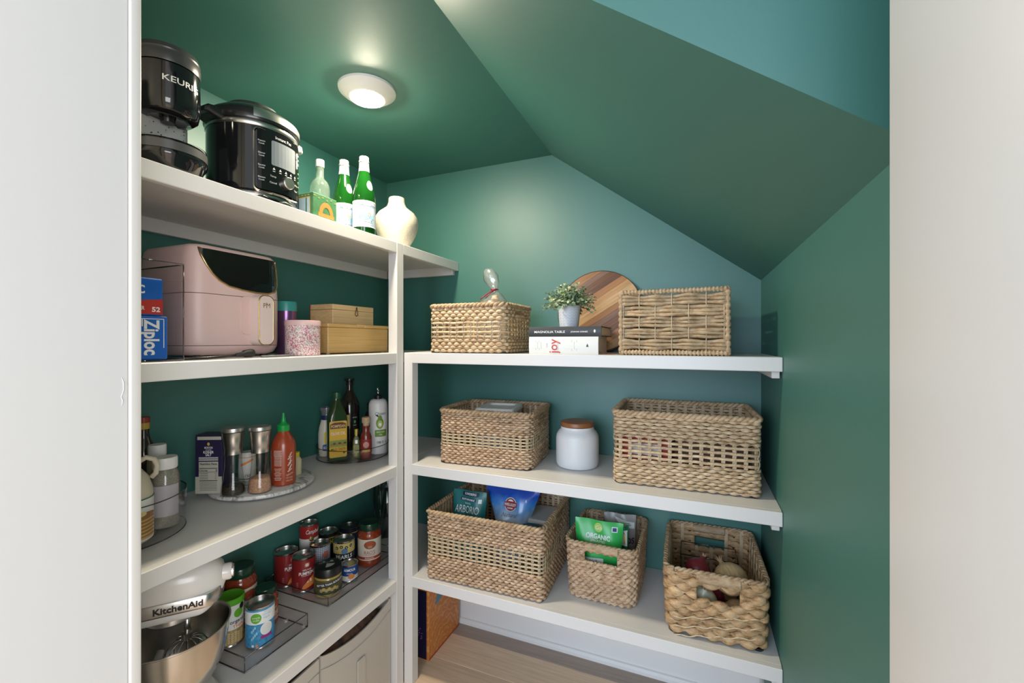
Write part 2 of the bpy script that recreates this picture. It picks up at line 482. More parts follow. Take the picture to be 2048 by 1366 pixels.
mb = MB(); mb.lathe([(0.0702, 0.041), (0.0702, 0.058)], 48); mb.lathe([(0.0665, 0.0655), (0.0695, 0.0645)], 48)
obj('base_band', mb, PM('dark_grey_satin_band', (0.09, 0.09, 0.09), 0.25), t)
mb = MB(); mb.loft([sec(rrect(-0.075, 0, 0.10, 0.112, 0.02), z) for z in (0.02, 0.27)])
obj('body', mb, BLACKP, t)
mb = MB(); mb.loft([sec(rrect(-0.052, 0, 0.07, 0.118, 0.022), z) for z in (0.064, 0.150)])
obj('water_tank', mb, GREYSPECK, t)
mb = MB(); mb.lathe([(0, 0.126), (0.030, 0.126), (0.034, 0.123), (0.045, 0.124), (0.054, 0.132), (0.0575, 0.150), (0.0575, 0.222), (0.0560, 0.2235)], 48)
hd = obj('brew_head', mb, BLACKG, t)
mb = MB(); mb.lathe([(0.0, 0.118), (0.012, 0.118), (0.014, 0.127)], 20); obj('spout', mb, BLACKP, hd)
mb = MB(); mb.lathe([(0.0575, 0.2245), (0.0582, 0.228), (0.0582, 0.243), (0.0568, 0.247), (0.0568, 0.250), (0.0575, 0.252), (0.054, 0.262), (0.030, 0.268), (0, 0.269)], 48)
obj('lid', mb, PM('charcoal_lid', (0.05, 0.05, 0.05), 0.3), t)
mb = MB(); mb.text('KEURIG', cylmap(0.0575, 0.0006, radians(-3)), 0, 0.189, 0.0125, 0, 0.006, width=0.072, bold=0.012)
obj('lettering', mb, PM('silver_print', (0.75, 0.74, 0.70), 0.35), hd)

# multicooker, faces +X
t = thing('multicooker', 'black electric multicooker with steel band on the top shelf', 'multicooker', (-1.088, 0.803, S1), radians(-2))
R = 0.105
mb = MB(); mb.lathe([(0, 0.012), (0.088, 0.012), (0.096, 0.016), (0.100, 0.022), (R, 0.028), (R, 0.196), (0.107, 0.198)], 56); obj('body', mb, BLACKG, t)
for k in range(4):
    a = pi / 4 + k * pi / 2; mb = MB(); mb.lathe([(0, 0), (0.010, 0), (0.012, 0.013)], 14, cx=0.08 * cos(a), cy=0.08 * sin(a)); obj('foot', mb, BLACKP, t)
mb = MB(); mb.lathe([(0.098, 0.0135), (0.103, 0.0145), (0.1035, 0.020), (0.101, 0.0245)], 56); obj('base_ring', mb, STEEL, t)
mb = MB(); mb.lathe([(0.1055, 0.186), (0.107, 0.188), (0.107, 0.197), (0.106, 0.199)], 56); obj('steel_band', mb, STEEL, t)
mb = MB(); mb.lathe([(0.104, 0.199), (0.110, 0.201), (0.111, 0.205), (0.111, 0.222), (0.108, 0.227), (0.098, 0.236), (0.078, 0.250), (0.060, 0.258), (0.045, 0.262), (0, 0.263)], 56)
ld = obj('lid', mb, PM('black_lid', (0.015, 0.015, 0.016), 0.22, coat=0.2), t)
mb = MB(); mb.lathe([(0.1116, 0.2065), (0.1118, 0.2215), (0.1085, 0.2275), (0.1030, 0.2320)], 60, a0=radians(-34), a1=radians(72)); obj('steel_trim', mb, STEEL, ld)
mb = MB(); mb.lathe([(0.062, 0.2575), (0.060, 0.2645), (0.052, 0.2665), (0, 0.268)], 40); obj('lid_cap', mb, PM('dark_grey_cap', (0.035, 0.035, 0.035), 0.35), ld)
for sg in (-1, 1):
    mb = MB(); mb.loft([[(x, sg * 0.098, z) for x, z in rrect(0, 0.205, 0.075, 0.030, 0.008)], [(x, sg * 0.128, z) for x, z in rrect(0, 0.209, 0.060, 0.020, 0.008)], [(x, sg * 0.136, z) for x, z in rrect(0, 0.206, 0.046, 0.012, 0.005)]], smooth=False)
    obj('side_handle', mb, BLACKP if sg < 0 else PM('grey_handle', (0.30, 0.30, 0.29), 0.4), t)
# control panel
RP = 0.1125
aw = 0.068
def pan(x, y): return cylmap(RP, 0.0)(x, y)
mb = MB()
out = rrect(0, 0.102, 2 * aw, 0.158, 0.012)
secs = []
for (lift, gr) in ((-0.012, 0.0), (0.0, 0.0), (0.0015, -0.003)):
    secs.append([cylmap(RP, lift)(x * (1 + gr * 12), 0.102 + (z - 0.102) * (1 + gr * 10)) for x, z in out])
mb.loft(secs, caps=False, smooth=False)
pn = obj('control_panel', mb, STEEL, t)
mb = MB(); mp = cylmap(RP, 0.0017)
mb.poly(rrect(0, 0.102, 2 * aw * 0.93, 0.148, 0.010), mp, 0, 0.01)
obj('panel_face', mb, BLACKG, pn)
mb = MB(); mp = cylmap(RP, 0.0023)
prints(mb, mp, [('rr', 0.008, 0.125, 0.072, 0.062, 0, 0.004)], 0.01)
obj('display', mb, PM('grey_display', (0.26, 0.29, 0.31), 0.15, coat=0.3), pn)
mb = MB(); items = [('t', 'Instant Pot', 0.004, 0.166, 0.0075, 0, {'width': 0.046})]
for i, w in enumerate(('Pressure', 'Slow', 'Saute', 'Steam')): items += [('t', w, -0.050, 0.148 - i * 0.030, 0.0042, 0, {'width': 0.016}), ('t', 'Cook', -0.050, 0.1415 - i * 0.030, 0.004, 0, {})]
for i in range(5): items += [('p', [(-0.022 + i * 0.016, 0.089), (-0.0185 + i * 0.016, 0.083), (-0.0255 + i * 0.016, 0.083)], 0), ('r', -0.022 + i * 0.016, 0.079, 0.006, 0.0016, 0)]
for i, w in enumerate(('Delay', 'Temp', 'Start', 'Cancel')): items += [('t', w, -0.024 if i % 2 else 0.046, 0.066 - (i // 2) * 0.016, 0.0045, 0, {})]
for i in range(9): items.append(('t', 'PRO PLUS.'[i], 0.060, 0.150 - i * 0.012, 0.006, 0, {'rot': -pi / 2}))
prints(mb, mp, items, 0.01); obj('panel_lettering', mb, INKW, pn)
mb = MB(); mb.lathe([(0.0155, 0), (0.0155, 0.010), (0.0135, 0.0125), (0, 0.0125)], 28, axis='x', org=(RP + 0.0015, 0.012, 0.058)); obj('knob', mb, STEEL, pn)
# cord end peeking at the cooker's foot
mb = MB(); mb.tube([(0.108, -0.06 + 0.012 * k, 0.006 + 0.004 * sin(k * 1.3)) for k in range(10)], 0.003, 8); obj('power_cord', mb, BLACKP, t)

# green tea box
t = thing('tea_box', 'small green carton with orange arch print beside the multicooker', 'box', (-1.03, 0.940, S1), 0)
mb = MB(); mb.cbox(-0.055, 0.055, -0.043, 0.043, 0, 0.066, 0.0008); obj('carton', mb, PM('sage_green_card', rgb(74, 128, 84), 0.5, var=0.12, scale=60), t)
OR = PM('orange_print', (0.80, 0.27, 0.06), 0.5); MUST = PM('mustard_print', (0.62, 0.42, 0.10), 0.5); SKY = PM('pale_blue_print', (0.42, 0.58, 0.66), 0.5)
mb = MB(); mp = frontmap(0.055)
arch = ell(0.004, 0.012, 0.026, 0.036, 16, 0, pi) + ell(0.004, 0.012, 0.014, 0.022, 16, 0, pi)[::-1]
prints(mb, mp, [('p', arch, 0), ('r', 0.004, 0.010, 0.058, 0.010, 0)] + [('e', -0.038 + 0.015 * (i % 6), 0.059 - 0.004 * (i % 2), 0.0035, 0.001, 1) for i in range(6)])
mp = sidemap(-0.043)
prints(mb, mp, [('r', 0.015, 0.030, 0.060, 0.050, 1), ('r', 0.015, 0.030, 0.055, 0.045, 2), ('r', 0.0, 0.03, 0.004, 0.045, 3), ('r', 0.030, 0.03, 0.004, 0.045, 3)] + [('e', -0.045 + 0.012 * i, 0.060, 0.004, 0.0012, 1) for i in range(8)])
obj('carton_print', mb, [OR, MUST, SKY, PM('dark_green_print', (0.03, 0.12, 0.07), 0.5)], t)

# bottles on the top shelf
GREENG = CLEAR('green_bottle_glass', (0.10, 0.42, 0.05), 0.06, solid=((0.010, 0.11, 0.012), 0.35))
def spring_bottle(x, y, label, ext):
    t = thing('water_bottle', label, 'bottle', (x, y, S1), facing(x, y, ext), 'green mineral water bottles on the top shelf')
    mb = MB(); mb.lathe([(0, 0.006), (0.026, 0.0), (0.034, 0.002), (0.036, 0.008), (0.036, 0.108), (0.0355, 0.122), (0.033, 0.140), (0.027, 0.166), (0.0205, 0.192), (0.0165, 0.212), (0.0150, 0.228), (0.0150, 0.240)], 36)
    obj('glass', mb, GREENG, t)
    mb = MB(); mb.lathe([(0.0158, 0.238), (0.0165, 0.240), (0.0165, 0.244), (0.0150, 0.245), (0.0150, 0.256), (0.0135, 0.258), (0, 0.258)], 28); obj('cap', mb, PM('silver_cap', (0.80, 0.78, 0.74), 0.3, 0.6), t)
    mb = MB(); mb.lathe([(0.0176, 0.2075), (0.0160, 0.222), (0.0156, 0.236)], 30); obj('neck_label', mb, PM('white_neck_label', (0.52, 0.56, 0.62), 0.4), t)
    mb = MB(); mb.lathe([(0.0363, 0.020), (0.0363, 0.106)], 40, 0); mb.lathe([(0.0366, 0.102), (0.0366, 0.1055)], 40, 1); mb.lathe([(0.0366, 0.0205), (0.0366, 0.023)], 40, 1)
    prints(mb, cylmap(0.0363, 0.0006), [('t', 'S.PELLEGRINO', 0.010, 0.090, 0.0068, 2, {'width': 0.064, 'bold': 0.006}), ('e', 0.012, 0.062, 0.0055, 0.0055, 3)] + [('r', -0.018 + 0.006 * i, 0.050 + 0.004 * (i % 3), 0.004, 0.016 - 0.003 * (i % 2), 4) for i in range(8)] + [('r', 0.0, 0.036, 0.05, 0.0012, 2), ('r', 0.0, 0.031, 0.05, 0.0012, 5)], 0.006)
    obj('label', mb, [PM('pale_blue_label', (0.44, 0.52, 0.62), 0.45, var=0.12, scale=90), INKW, PM('navy_print', (0.02, 0.03, 0.10), 0.5), OR, PM('cyan_print', (0.18, 0.48, 0.70), 0.5), SKY], t)
    mb = MB(); mp0 = cylmap(0.030, 0.0)
    def shoulder(x, y):
        r = 0.0335 - (y - 0.138) * 0.225; a = x / 0.03 + 0.5
        return ((r + 0.0009) * cos(a), (r + 0.0009) * sin(a), y)
    mb.poly(ell(0, 0.158, 0.0105, 0.016), shoulder, 0, 0.004); obj('shoulder_label', mb, INKW, t)
spring_bottle(-1.004, 1.132, 'green mineral water bottle nearest the front edge of the top shelf', 0.15)
spring_bottle(-1.086, 1.128, 'green mineral water bottle standing just behind its twin', 0.1)
t = thing('glass_bottle', 'clear glass bottle with a silver cap behind the green carton', 'bottle', (-1.122, 1.060, S1), 0)
mb = MB(); mb.lathe([(0, 0.004), (0.024, 0), (0.030, 0.003), (0.0305, 0.14), (0.029, 0.155), (0.024, 0.168), (0.016, 0.176), (0.0125, 0.182), (0.012, 0.220)], 32); obj('glass', mb, CLEAR('pale_green_glass', (0.82, 0.92, 0.84), 0.08, solid=((0.5, 0.62, 0.52), 0.12)), t)
mb = MB(); mb.lathe([(0.0305, 0.030), (0.0305, 0.105)], 32, a0=-1.3, a1=1.0); obj('label', mb, PM('ghost_blue_label', (0.40, 0.55, 0.62), 0.4), t)
mb = MB(); mb.lathe([(0.0135, 0.216), (0.0135, 0.237), (0.0125, 0.239), (0, 0.239)], 28); obj('cap', mb, PM('pale_silver_cap', (0.75, 0.76, 0.74), 0.35, 0.3), t)
# vase
t = thing('vase', 'round cream speckled ceramic vase at the far end of the top shelf', 'vase', (-1.06, 1.375, S1), 0)
mb = MB(); mb.lathe([(0, 0.003), (0.034, 0.0), (0.040, 0.004), (0.055, 0.028), (0.072, 0.060), (0.081, 0.088), (0.083, 0.106), (0.079, 0.126), (0.067, 0.144), (0.050, 0.157), (0.037, 0.168), (0.031, 0.184), (0.030, 0.200), (0.028, 0.2035), (0.025, 0.2035), (0.024, 0.198), (0.026, 0.17), (0.0, 0.16)], 56)
obj('body', mb, PM('cream_stoneware', (0.64, 0.585, 0.47), 0.5, var=0.10, scale=160, bump=0.28, bscale=190), t)

# ================================================================== SECOND SHELF, LEFT WALL
# clear organiser bin by the jamb with bag boxes
def open_bin(name, label, loc, x0, x1, y0, y1, h, th=0.0028, ez=0.0016, mat=None, rotz=0.0):
    t = thing(name, label, 'organizer', loc, rotz)
    mb = MB()
    mb.box(x0, x1, y0, y1, 0.001, 0.001 + th)
    mb.box(x0, x0 + th, y0, y1, 0.001 + th, h); mb.box(x1 - th, x1, y0, y1, 0.001 + th, h)
    mb.box(x0 + th, x1 - th, y0, y0 + th, 0.001 + th, h); mb.box(x0 + th, x1 - th, y1 - th, y1, 0.001 + th, h)
    obj('tray', mb, mat or ACRY, t)
    mb = MB(); e = ez
    for z in (0.0022, h):
        mb.tube([(x0, y0, z), (x1, y0, z)], e, 6); mb.tube([(x0, y1, z), (x1, y1, z)], e, 6); mb.tube([(x0, y0, z), (x0, y1, z)], e, 6); mb.tube([(x1, y0, z), (x1, y1, z)], e, 6)
    for x in (x0, x1):
        for y in (y0, y1): mb.tube([(x, y, 0.002), (x, y, h)], e * 0.8, 6)
    obj('edge', mb, ACRYE, t)
    return t
open_bin('storage_bin', 'tall clear acrylic bin holding blue bag boxes beside the jamb', (-1.14, 0.49, S2), -0.16, 0.152, -0.075, 0.083, 0.202)
ZB = PM('bright_blue_carton', (0.010, 0.115, 0.50), 0.4); ZR = PM('red_carton', (0.50, 0.025, 0.02), 0.4)
t = thing('bag_box', 'blue carton lettered with white sideways brand name at the bottom of the bin', 'box', (-1.06, 0.490, S2 + 0.005), 0)
mb = MB(); mb.cbox(-0.08, 0.064, -0.068, 0.058, 0, 0.087, 0.002); obj('carton', mb, ZB, t)
mb = MB(); mp = frontmap(0.064)
prints(mb, mp, [('t', 'Ziploc', 0.030, 0.044, 0.026, 0, {'rot': -pi / 2, 'bold': 0.03, 'width': 0.070}), ('p', [(0.012, 0.080), (0.014, 0.080), (0.014, 0.066), (0.012, 0.066)], 0), ('r', 0.031, 0.0812, 0.04, 0.0014, 0), ('r', 0.0505, 0.052, 0.0014, 0.058, 0)])
obj('carton_print', mb, INKW, t)
t = thing('bag_box', 'blue carton with red price band stacked on top inside the bin', 'box', (-1.06, 0.489, S2 + 0.0925), 0)
mb = MB(); mb.cbox(-0.08, 0.063, -0.068, 0.052, 0, 0.076, 0.004, seg=2); obj('carton', mb, ZB, t)
mb = MB(); mp = frontmap(0.0632)
prints(mb, mp, [('p', [(-0.066, 0.003), (0.050, 0.003), (0.050, 0.034), (-0.066, 0.022)], 0), ('t', 'C', 0.0125, 0.052, 0.016, 1, {'bold': 0.03, 'width': 0.013}), ('t', 'AR', 0.013, 0.015, 0.0075, 1, {'align': 'C', 'bold': 0.02, 'width': 0.011}), ('t', '52', 0.038, 0.013, 0.0095, 1, {'bold': 0.03, 'width': 0.015})])
obj('carton_print', mb, [ZR, INKW], t)
t = thing('bag_box', 'greyish carton standing at the back of the clear bin', 'box', (-1.215, 0.50, S2 + 0.005), 0)
mb = MB(); mb.cbox(-0.06, 0.07, -0.06, 0.062, 0, 0.145, 0.002); obj('carton', mb, PM('mauve_card', (0.36, 0.27, 0.27), 0.5), t)
mb = MB(); prints(mb, sidemap(0.062), []); 
mb.poly(rect(0.0, 0.10, 0.12, 0.012), lambda x, y: (x, 0.0625, y), 0); mb.poly(rect(0.0, 0.085, 0.12, 0.008), lambda x, y: (x, 0.0625, y), 1); obj('carton_print', mb, [PM('leaf_green_print', (0.10, 0.42, 0.14), 0.5), ZR], t)

# air fryer
t = thing('air_fryer', 'blush pink air fryer with dark window and gold trim', 'air fryer', (-1.222, 0.782, S2), radians(0))
PINK = PM('blush_pink_plastic', (0.76, 0.535, 0.495), 0.42)
HX, HY, RC = 0.120, 0.127, 0.040
def fo(hx, hy, rc, cx=0.0): return rrect(cx, 0, 2 * hx, 2 * hy, rc, 7)
mb = MB()
mb.loft([sec(fo(HX - 0.022, HY - 0.022, RC - 0.012), 0.006), sec(fo(HX - 0.008, HY - 0.008, RC), 0.012), sec(fo(HX - 0.001, HY - 0.001, RC), 0.028), sec(fo(HX, HY, RC), 0.05), sec(fo(HX, HY, RC), 0.1585)])
obj('drawer_body', mb, PINK, t)
mb = MB()
mb.loft([sec(fo(HX, HY, RC), 0.160), sec(fo(HX - 0.001, HY - 0.002, RC), 0.20), sec(fo(HX - 0.003, HY - 0.006, RC), 0.258), sec(fo(HX - 0.006, HY - 0.009, RC - 0.004), 0.272), sec(fo(HX - 0.013, HY - 0.016, RC - 0.010), 0.280), sec(fo(HX - 0.030, HY - 0.034, RC - 0.02), 0.284)])
obj('upper_body', mb, PINK, t)
mb = MB(); mb.loft([sec(fo(HX - 0.002, HY - 0.002, RC), z) for z in (0.1583, 0.1602)], caps=False)
mb.loft([sec(fo(HX + 0.0002, HY + 0.0002, RC), z) for z in (0.0300, 0.0312)], caps=False)
obj('seam', mb, PM('dark_seam', (0.10, 0.05, 0.05), 0.6), t)
for sx in (-1, 1):
    for sy in (-1, 1):
        mb = MB(); mb.lathe([(0, 0), (0.010, 0), (0.011, 0.007)], 14, cx=sx * 0.085, cy=sy * 0.09); obj('foot', mb, BLACKP, t)
def fx(y, z):
    k = max(0.0, (z - 0.20)) / 0.058 * 0.003
    hy, hx = HY - k * 2, HX - k
    a = abs(y) - (hy - RC)
    return hx - RC + (sqrt(max(RC * RC - a * a, 0)) if a > 0 else RC)
win = [(-0.104, 0.270), (-0.100, 0.252), (-0.090, 0.230), (-0.077, 0.211), (-0.060, 0.195), (-0.035, 0.183), (0.0, 0.177), (0.040, 0.1735), (0.075, 0.174), (0.096, 0.181), (0.107, 0.196), (0.112, 0.222), (0.113, 0.250), (0.112, 0.270)]
mb = MB(); mb.poly(win, lambda y, z: (fx(y, z) + 0.0012, y, z), 0, 0.008); wn = obj('window', mb, PM('smoked_window', (0.010, 0.008, 0.007), 0.05, coat=0.5), t)
mb = MB(); mb.tube([(fx(y, z) + 0.001, y, z) for y, z in win], 0.0026, 8, closed=True); obj('window_trim', mb, GOLD, wn)
hp = rrect(0.042, 0.098, 0.044, 0.134, 0.016)
mb = MB(); mb.loft([[(x, 0.042 + (y - 0.042) * k, 0.098 + (z - 0.098) * q) for y, z in hp] for x, k, q in ((HX - 0.004, 1, 1), (HX + 0.034, 1, 1), (HX + 0.038, 0.93, 0.975))])
hn = obj('handle', mb, PM('pale_pink_plastic', (0.80, 0.64, 0.59), 0.3), t)
mb = MB(); mb.tube([(HX + 0.037, y, z) for y, z in rrect(0.042, 0.098, 0.0425, 0.132, 0.0155)], 0.0017, 8, closed=True); obj('handle_trim', mb, GOLD, hn)
mb = MB(); mp = frontmap(HX + 0.038); prints(mb, mp, [('t', 'PM', 0.042, 0.138, 0.013, 0, {'width': 0.021}), ('r', 0.042, 0.138, 0.0012, 0.016, 0)]); obj('monogram', mb, GOLD, hn)
mb = MB(); mb.loft([[(x, 0.020 + (y - 0.020) * k, z) for y, z in rrect(0.020, 0.110, 0.05, 0.10, 0.012)] for x, k in ((HX - 0.001, 1), (HX + 0.0035, 0.96))]); obj('handle_pad', mb, PINK, t)
# cord with plug lying in front of the fryer
t = thing('power_cord', 'black power cord and plug lying in front of the pink air fryer', 'cord', (-1.02, 0.66, S2), 0)
mb = MB(); mb.tube([(-0.01, -0.10, 0.004), (0.012, -0.07, 0.004), (0.02, -0.03, 0.0045), (0.014, 0.01, 0.006), (0.006, 0.045, 0.008)], 0.0035, 8); obj('cord', mb, BLACKP, t)
mb = MB(); mb.tube([(0.006, 0.043, 0.008), (0.002, 0.065, 0.010), (0.0, 0.070, 0.011), (-0.002, 0.085, 0.012), (-0.003, 0.093, 0.012)], [0.004, 0.006, 0.009, 0.010, 0.010], 10); obj('plug', mb, PM('matt_black_rubber', (0.012, 0.012, 0.012), 0.6), t)
mb = MB(); mb.tube([(0.02, 0.10, 0.0035), (0.024, 0.14, 0.0035), (0.010, 0.19, 0.0035), (-0.04, 0.225, 0.0035)], 0.003, 8); obj('cord', mb, PM('grey_cord', (0.16, 0.16, 0.16), 0.4), t)

# floral tin
t = thing('floral_tin', 'round tin with pink floral print and pale pink lid', 'tin', (-1.045, 0.925, S2), facing(-1.045, 0.925))
FLOR = PM('floral_print', (0.82, 0.74, 0.73), 0.3)
nt = FLOR.node_tree; N = nt.nodes; L = nt.links
tc = N.new('ShaderNodeTexCoord'); base = None
def blotch(scale, thr, col, prev, w):
    n = N.new('ShaderNodeTexVoronoi'); n.inputs['Scale'].default_value = scale; n.inputs['Randomness'].default_value = 1
    ad = N.new('ShaderNodeVectorMath'); ad.operation = 'ADD'; ad.inputs[1].default_value = (w, w * 2, w * 3)
    nz = N.new('ShaderNodeTexNoise'); nz.inputs['Scale'].default_value = scale * 1.6
    mxv = N.new('ShaderNodeMix'); mxv.data_type = 'VECTOR'; mxv.inputs['Factor'].default_value = 0.06
    L.new(tc.outputs['Object'], ad.inputs[0]); L.new(ad.outputs[0], nz.inputs['Vector'])
    L.new(ad.outputs[0], mxv.inputs[4]); L.new(nz.outputs['Color'], mxv.inputs[5]); L.new(mxv.outputs[1], n.inputs['Vector'])
    lt_ = N.new('ShaderNodeMath'); lt_.operation = 'LESS_THAN'; lt_.inputs[1].default_value = thr; L.new(n.outputs['Distance'], lt_.inputs[0])
    m = N.new('ShaderNodeMix'); m.data_type = 'RGBA'; L.new(lt_.outputs[0], m.inputs['Factor'])
    if prev is None: m.inputs[6].default_value = (0.80, 0.74, 0.73, 1)
    else: L.new(prev, m.inputs[6])
    m.inputs[7].default_value = (*col, 1)
    return m.outputs[2]
base = blotch(75, 0.42, (0.60, 0.13, 0.22), None, 0.3)
base = blotch(95, 0.36, (0.11, 0.12, 0.11), base, 1.3)
base = blotch(110, 0.30, (0.66, 0.24, 0.31), base, 2.1)
L.new(base, N['Principled BSDF'].inputs['Base Color'])
mb = MB(); mb.lathe([(0, 0.001), (0.045, 0.001), (0.0465, 0.003), (0.0465, 0.090)], 40); obj('body', mb, FLOR, t)
mb = MB(); mb.lathe([(0.0478, 0.086), (0.0478, 0.099), (0.0465, 0.101), (0, 0.101)], 40); obj('lid', mb, PM('pale_pink_lid', (0.74, 0.50, 0.50), 0.35), t)
t = thing('tumbler', 'purple metal tumbler with teal lid behind the floral tin', 'tumbler', (-1.190, 0.990, S2), 0)
mb = MB(); mb.lathe([(0, 0.0), (0.026, 0), (0.027, 0.003), (0.0305, 0.138)], 30); obj('body', mb, PM('purple_metal', (0.24, 0.12, 0.28), 0.25, 0.7), t)
mb = MB(); mb.lathe([(0.0312, 0.136), (0.0312, 0.160), (0.029, 0.166), (0, 0.167)], 30); obj('lid', mb, PM('teal_lid', (0.05, 0.34, 0.30), 0.35), t)

# bamboo boxes
BAM = WOOD('bamboo', (0.62, 0.37, 0.125), (0.72, 0.46, 0.18), (26, 1.4, 60), 4, 0.38, 0.04)
PINE = WOOD('pale_pine', (0.66, 0.43, 0.20), (0.78, 0.56, 0.30), (20, 1.4, 50), 4, 0.42, 0.04)
t = thing('bamboo_box', 'long low bamboo box with finger notch at the bottom of its pair', 'box', (-1.165, 1.178, S2), 0)
mb = MB(); mb.cbox(-0.105, 0.105, -0.145, 0.145, 0.003, 0.086, 0.002); obj('body', mb, BAM, t)
mb = MB(); mb.cbox(-0.107, 0.107, -0.147, -0.020, 0.0868, 0.098, 0.0015); mb.cbox(-0.107, 0.107, 0.020, 0.147, 0.0868, 0.098, 0.0015); mb.box(-0.107, 0.103, -0.020, 0.020, 0.0868, 0.098); mb.box(0.103, 0.107, -0.020, 0.020, 0.0905, 0.098); obj('lid', mb, BAM, t)
for sx in (-1, 1):
    for sy in (-1, 1): mb = MB(); mb.lathe([(0, 0), (0.006, 0), (0.006, 0.004)], 10, cx=sx * 0.09, cy=sy * 0.13); obj('foot', mb, INKW, t)
t = thing('wooden_box', 'small pale wooden box with dark cord loop on top of the bamboo box', 'box', (-1.140, 1.178, S2 + 0.0982), 0)
mb = MB(); mb.cbox(-0.05, 0.05, -0.095, 0.100, 0, 0.048, 0.0012); obj('body', mb, PINE, t)
mb = MB(); mb.cbox(-0.05, 0.0502, -0.095, 0.100, 0.0488, 0.066, 0.0012); obj('lid', mb, PINE, t)
mb = MB(); mb.box(-0.0515, -0.050, -0.096, 0.101, 0.0, 0.066); obj('hinge_strip', mb, PM('dark_red_strip', (0.20, 0.03, 0.03), 0.5), t)
mb = MB(); mb.tube([(0.0515, 0.012, 0.062), (0.0525, 0.007, 0.045), (0.0525, 0.004, 0.036), (0.0525, 0.010, 0.030), (0.0525, 0.017, 0.034), (0.0525, 0.016, 0.045), (0.0515, 0.013, 0.062)], 0.0011, 6); obj('cord_loop', mb, PM('dark_brown_cord', (0.05, 0.025, 0.012), 0.7), t)
t = thing('spice_tin', 'tiny patterned tin standing on the bamboo box beside the post', 'tin', (-1.17, 1.30, S2 + 0.0982), 0)
mb = MB(); mb.lathe([(0, 0), (0.014, 0), (0.014, 0.024), (0.0145, 0.0245), (0.0145, 0.030), (0, 0.030)], 20); obj('body', mb, PM('patterned_tin', (0.40, 0.30, 0.20), 0.4, var=0.6, scale=220), t)

# ================================================================== THIRD SHELF, LEFT WALL
def turntable(label, x, y, r, wall):
    t = thing('turntable', label, 'turntable', (x, y, S3), 0)
    mb = MB(); mb.lathe([(0, 0), (r * 0.6, 0), (r * 0.6, 0.006)], 40); obj('base', mb, CLEAR('clear_base', (0.75, 0.73, 0.73), 0.08), t)
    mb = MB(); mb.lathe([(0, 0.0065), (r - 0.004, 0.0065), (r, 0.009), (r + 0.002, wall), (r - 0.0005, wall), (r - 0.002, 0.0115), (0, 0.0105)], 64); obj('tray', mb, ACRY, t)
    mb = MB()
    for rr, z in ((r + 0.001, wall), (r, 0.009)): mb.tube([(rr * cos(a * pi / 32), rr * sin(a * pi / 32), z) for a in range(64)], 0.0014, 6, closed=True)
    obj('edge', mb, ACRYE, t)
    return t
ZT = S3 + 0.0112
turntable('tall-walled clear turntable cut off by the left door jamb', -1.185, 0.545, 0.128, 0.095)
# syrup jug
t = thing('syrup_jug', 'cream plastic syrup jug with pancake label in the clear turntable', 'jug', (-1.118, 0.535, ZT), facing(-1.118, 0.535, 0.35))
mb = MB(); mb.lathe([(0, 0), (0.040, 0), (0.045, 0.005), (0.046, 0.02), (0.046, 0.095), (0.045, 0.110), (0.038, 0.135), (0.026, 0.152), (0.018, 0.160), (0.016, 0.172)], 36); obj('body', mb, PM('cream_plastic', (0.62, 0.55, 0.42), 0.4), t)
mb = MB(); mb.tube([(0.010, 0.016, 0.168), (0.014, 0.030, 0.176), (0.018, 0.043, 0.170), (0.018, 0.049, 0.155), (0.016, 0.047, 0.138), (0.012, 0.040, 0.130)], 0.0055, 10); obj('handle', mb, PM('cream_plastic', (0.62, 0.55, 0.42), 0.4), t)
mb = MB(); mb.lathe([(0.018, 0.168), (0.018, 0.190), (0, 0.191)], 20); obj('cap', mb, PM('brown_cap', (0.10, 0.04, 0.02), 0.4), t)
mb = MB(); mb.lathe([(0.0464, 0.006), (0.0464, 0.094)], 44, 0)
items = [('r', 0.0, 0.0945, 0.22, 0.0025, 1)]
for k in range(6): items += [('p', ell(0.016, 0.014 + 0.0075 * k, 0.030, 0.0042), 2), ('p', ell(0.016, 0.0165 + 0.0075 * k, 0.030, 0.0025), 3)]
items += [('p', ell(0.016, 0.060, 0.029, 0.006), 3), ('p', ell(0.010, 0.064, 0.010, 0.005), 4)]
prints(mb, cylmap(0.0464, 0.0006), items, 0.006)
obj('label', mb, [PAPERW, PM('dark_leaf_print', (0.03, 0.15, 0.05), 0.5), PM('pancake_gold', (0.62, 0.36, 0.10), 0.5), PM('pancake_brown', (0.30, 0.13, 0.03), 0.5), PM('butter_print', (0.75, 0.60, 0.25), 0.5)], t)
def spice_jar(x, y, r, h, label, col, ring=None):
    t = thing('spice_jar', label, 'jar', (x, y, ZT), facing(x, y), 'spice jars in the jamb-side turntable')
    lh = 0.026
    mb = MB(); mb.lathe([(0, 0.002), (r - 0.003, 0.002), (r - 0.002, 0.005), (r - 0.002, (h - lh) * 0.86), (r * 0.86, (h - lh) * 0.93), (r * 0.7, h - lh - 0.001), (0, h - lh - 0.001)], 28); obj('contents', mb, col, t, kind='stuff')
    mb = MB(); mb.lathe([(0, 0), (r - 0.002, 0), (r, 0.004), (r, (h - lh) * 0.86), (r * 0.9, (h - lh) * 0.93), (r * 0.76, h - lh)], 32); obj('jar', mb, GLASSC, t)
    if ring: mb = MB(); mb.lathe([(r + 0.0006, h * 0.18), (r + 0.0006, h * 0.62)], 32, a0=-1.0, a1=1.0); obj('label', mb, ring, t)
    mb = MB(); mb.lathe([(r * 0.80, h - lh), (r * 0.84, h - lh + 0.002), (r * 0.84, h - 0.004), (r * 0.80, h), (0, h)], 32); obj('lid', mb, PM('white_plastic_lid', (0.74, 0.73, 0.70), 0.4), t)
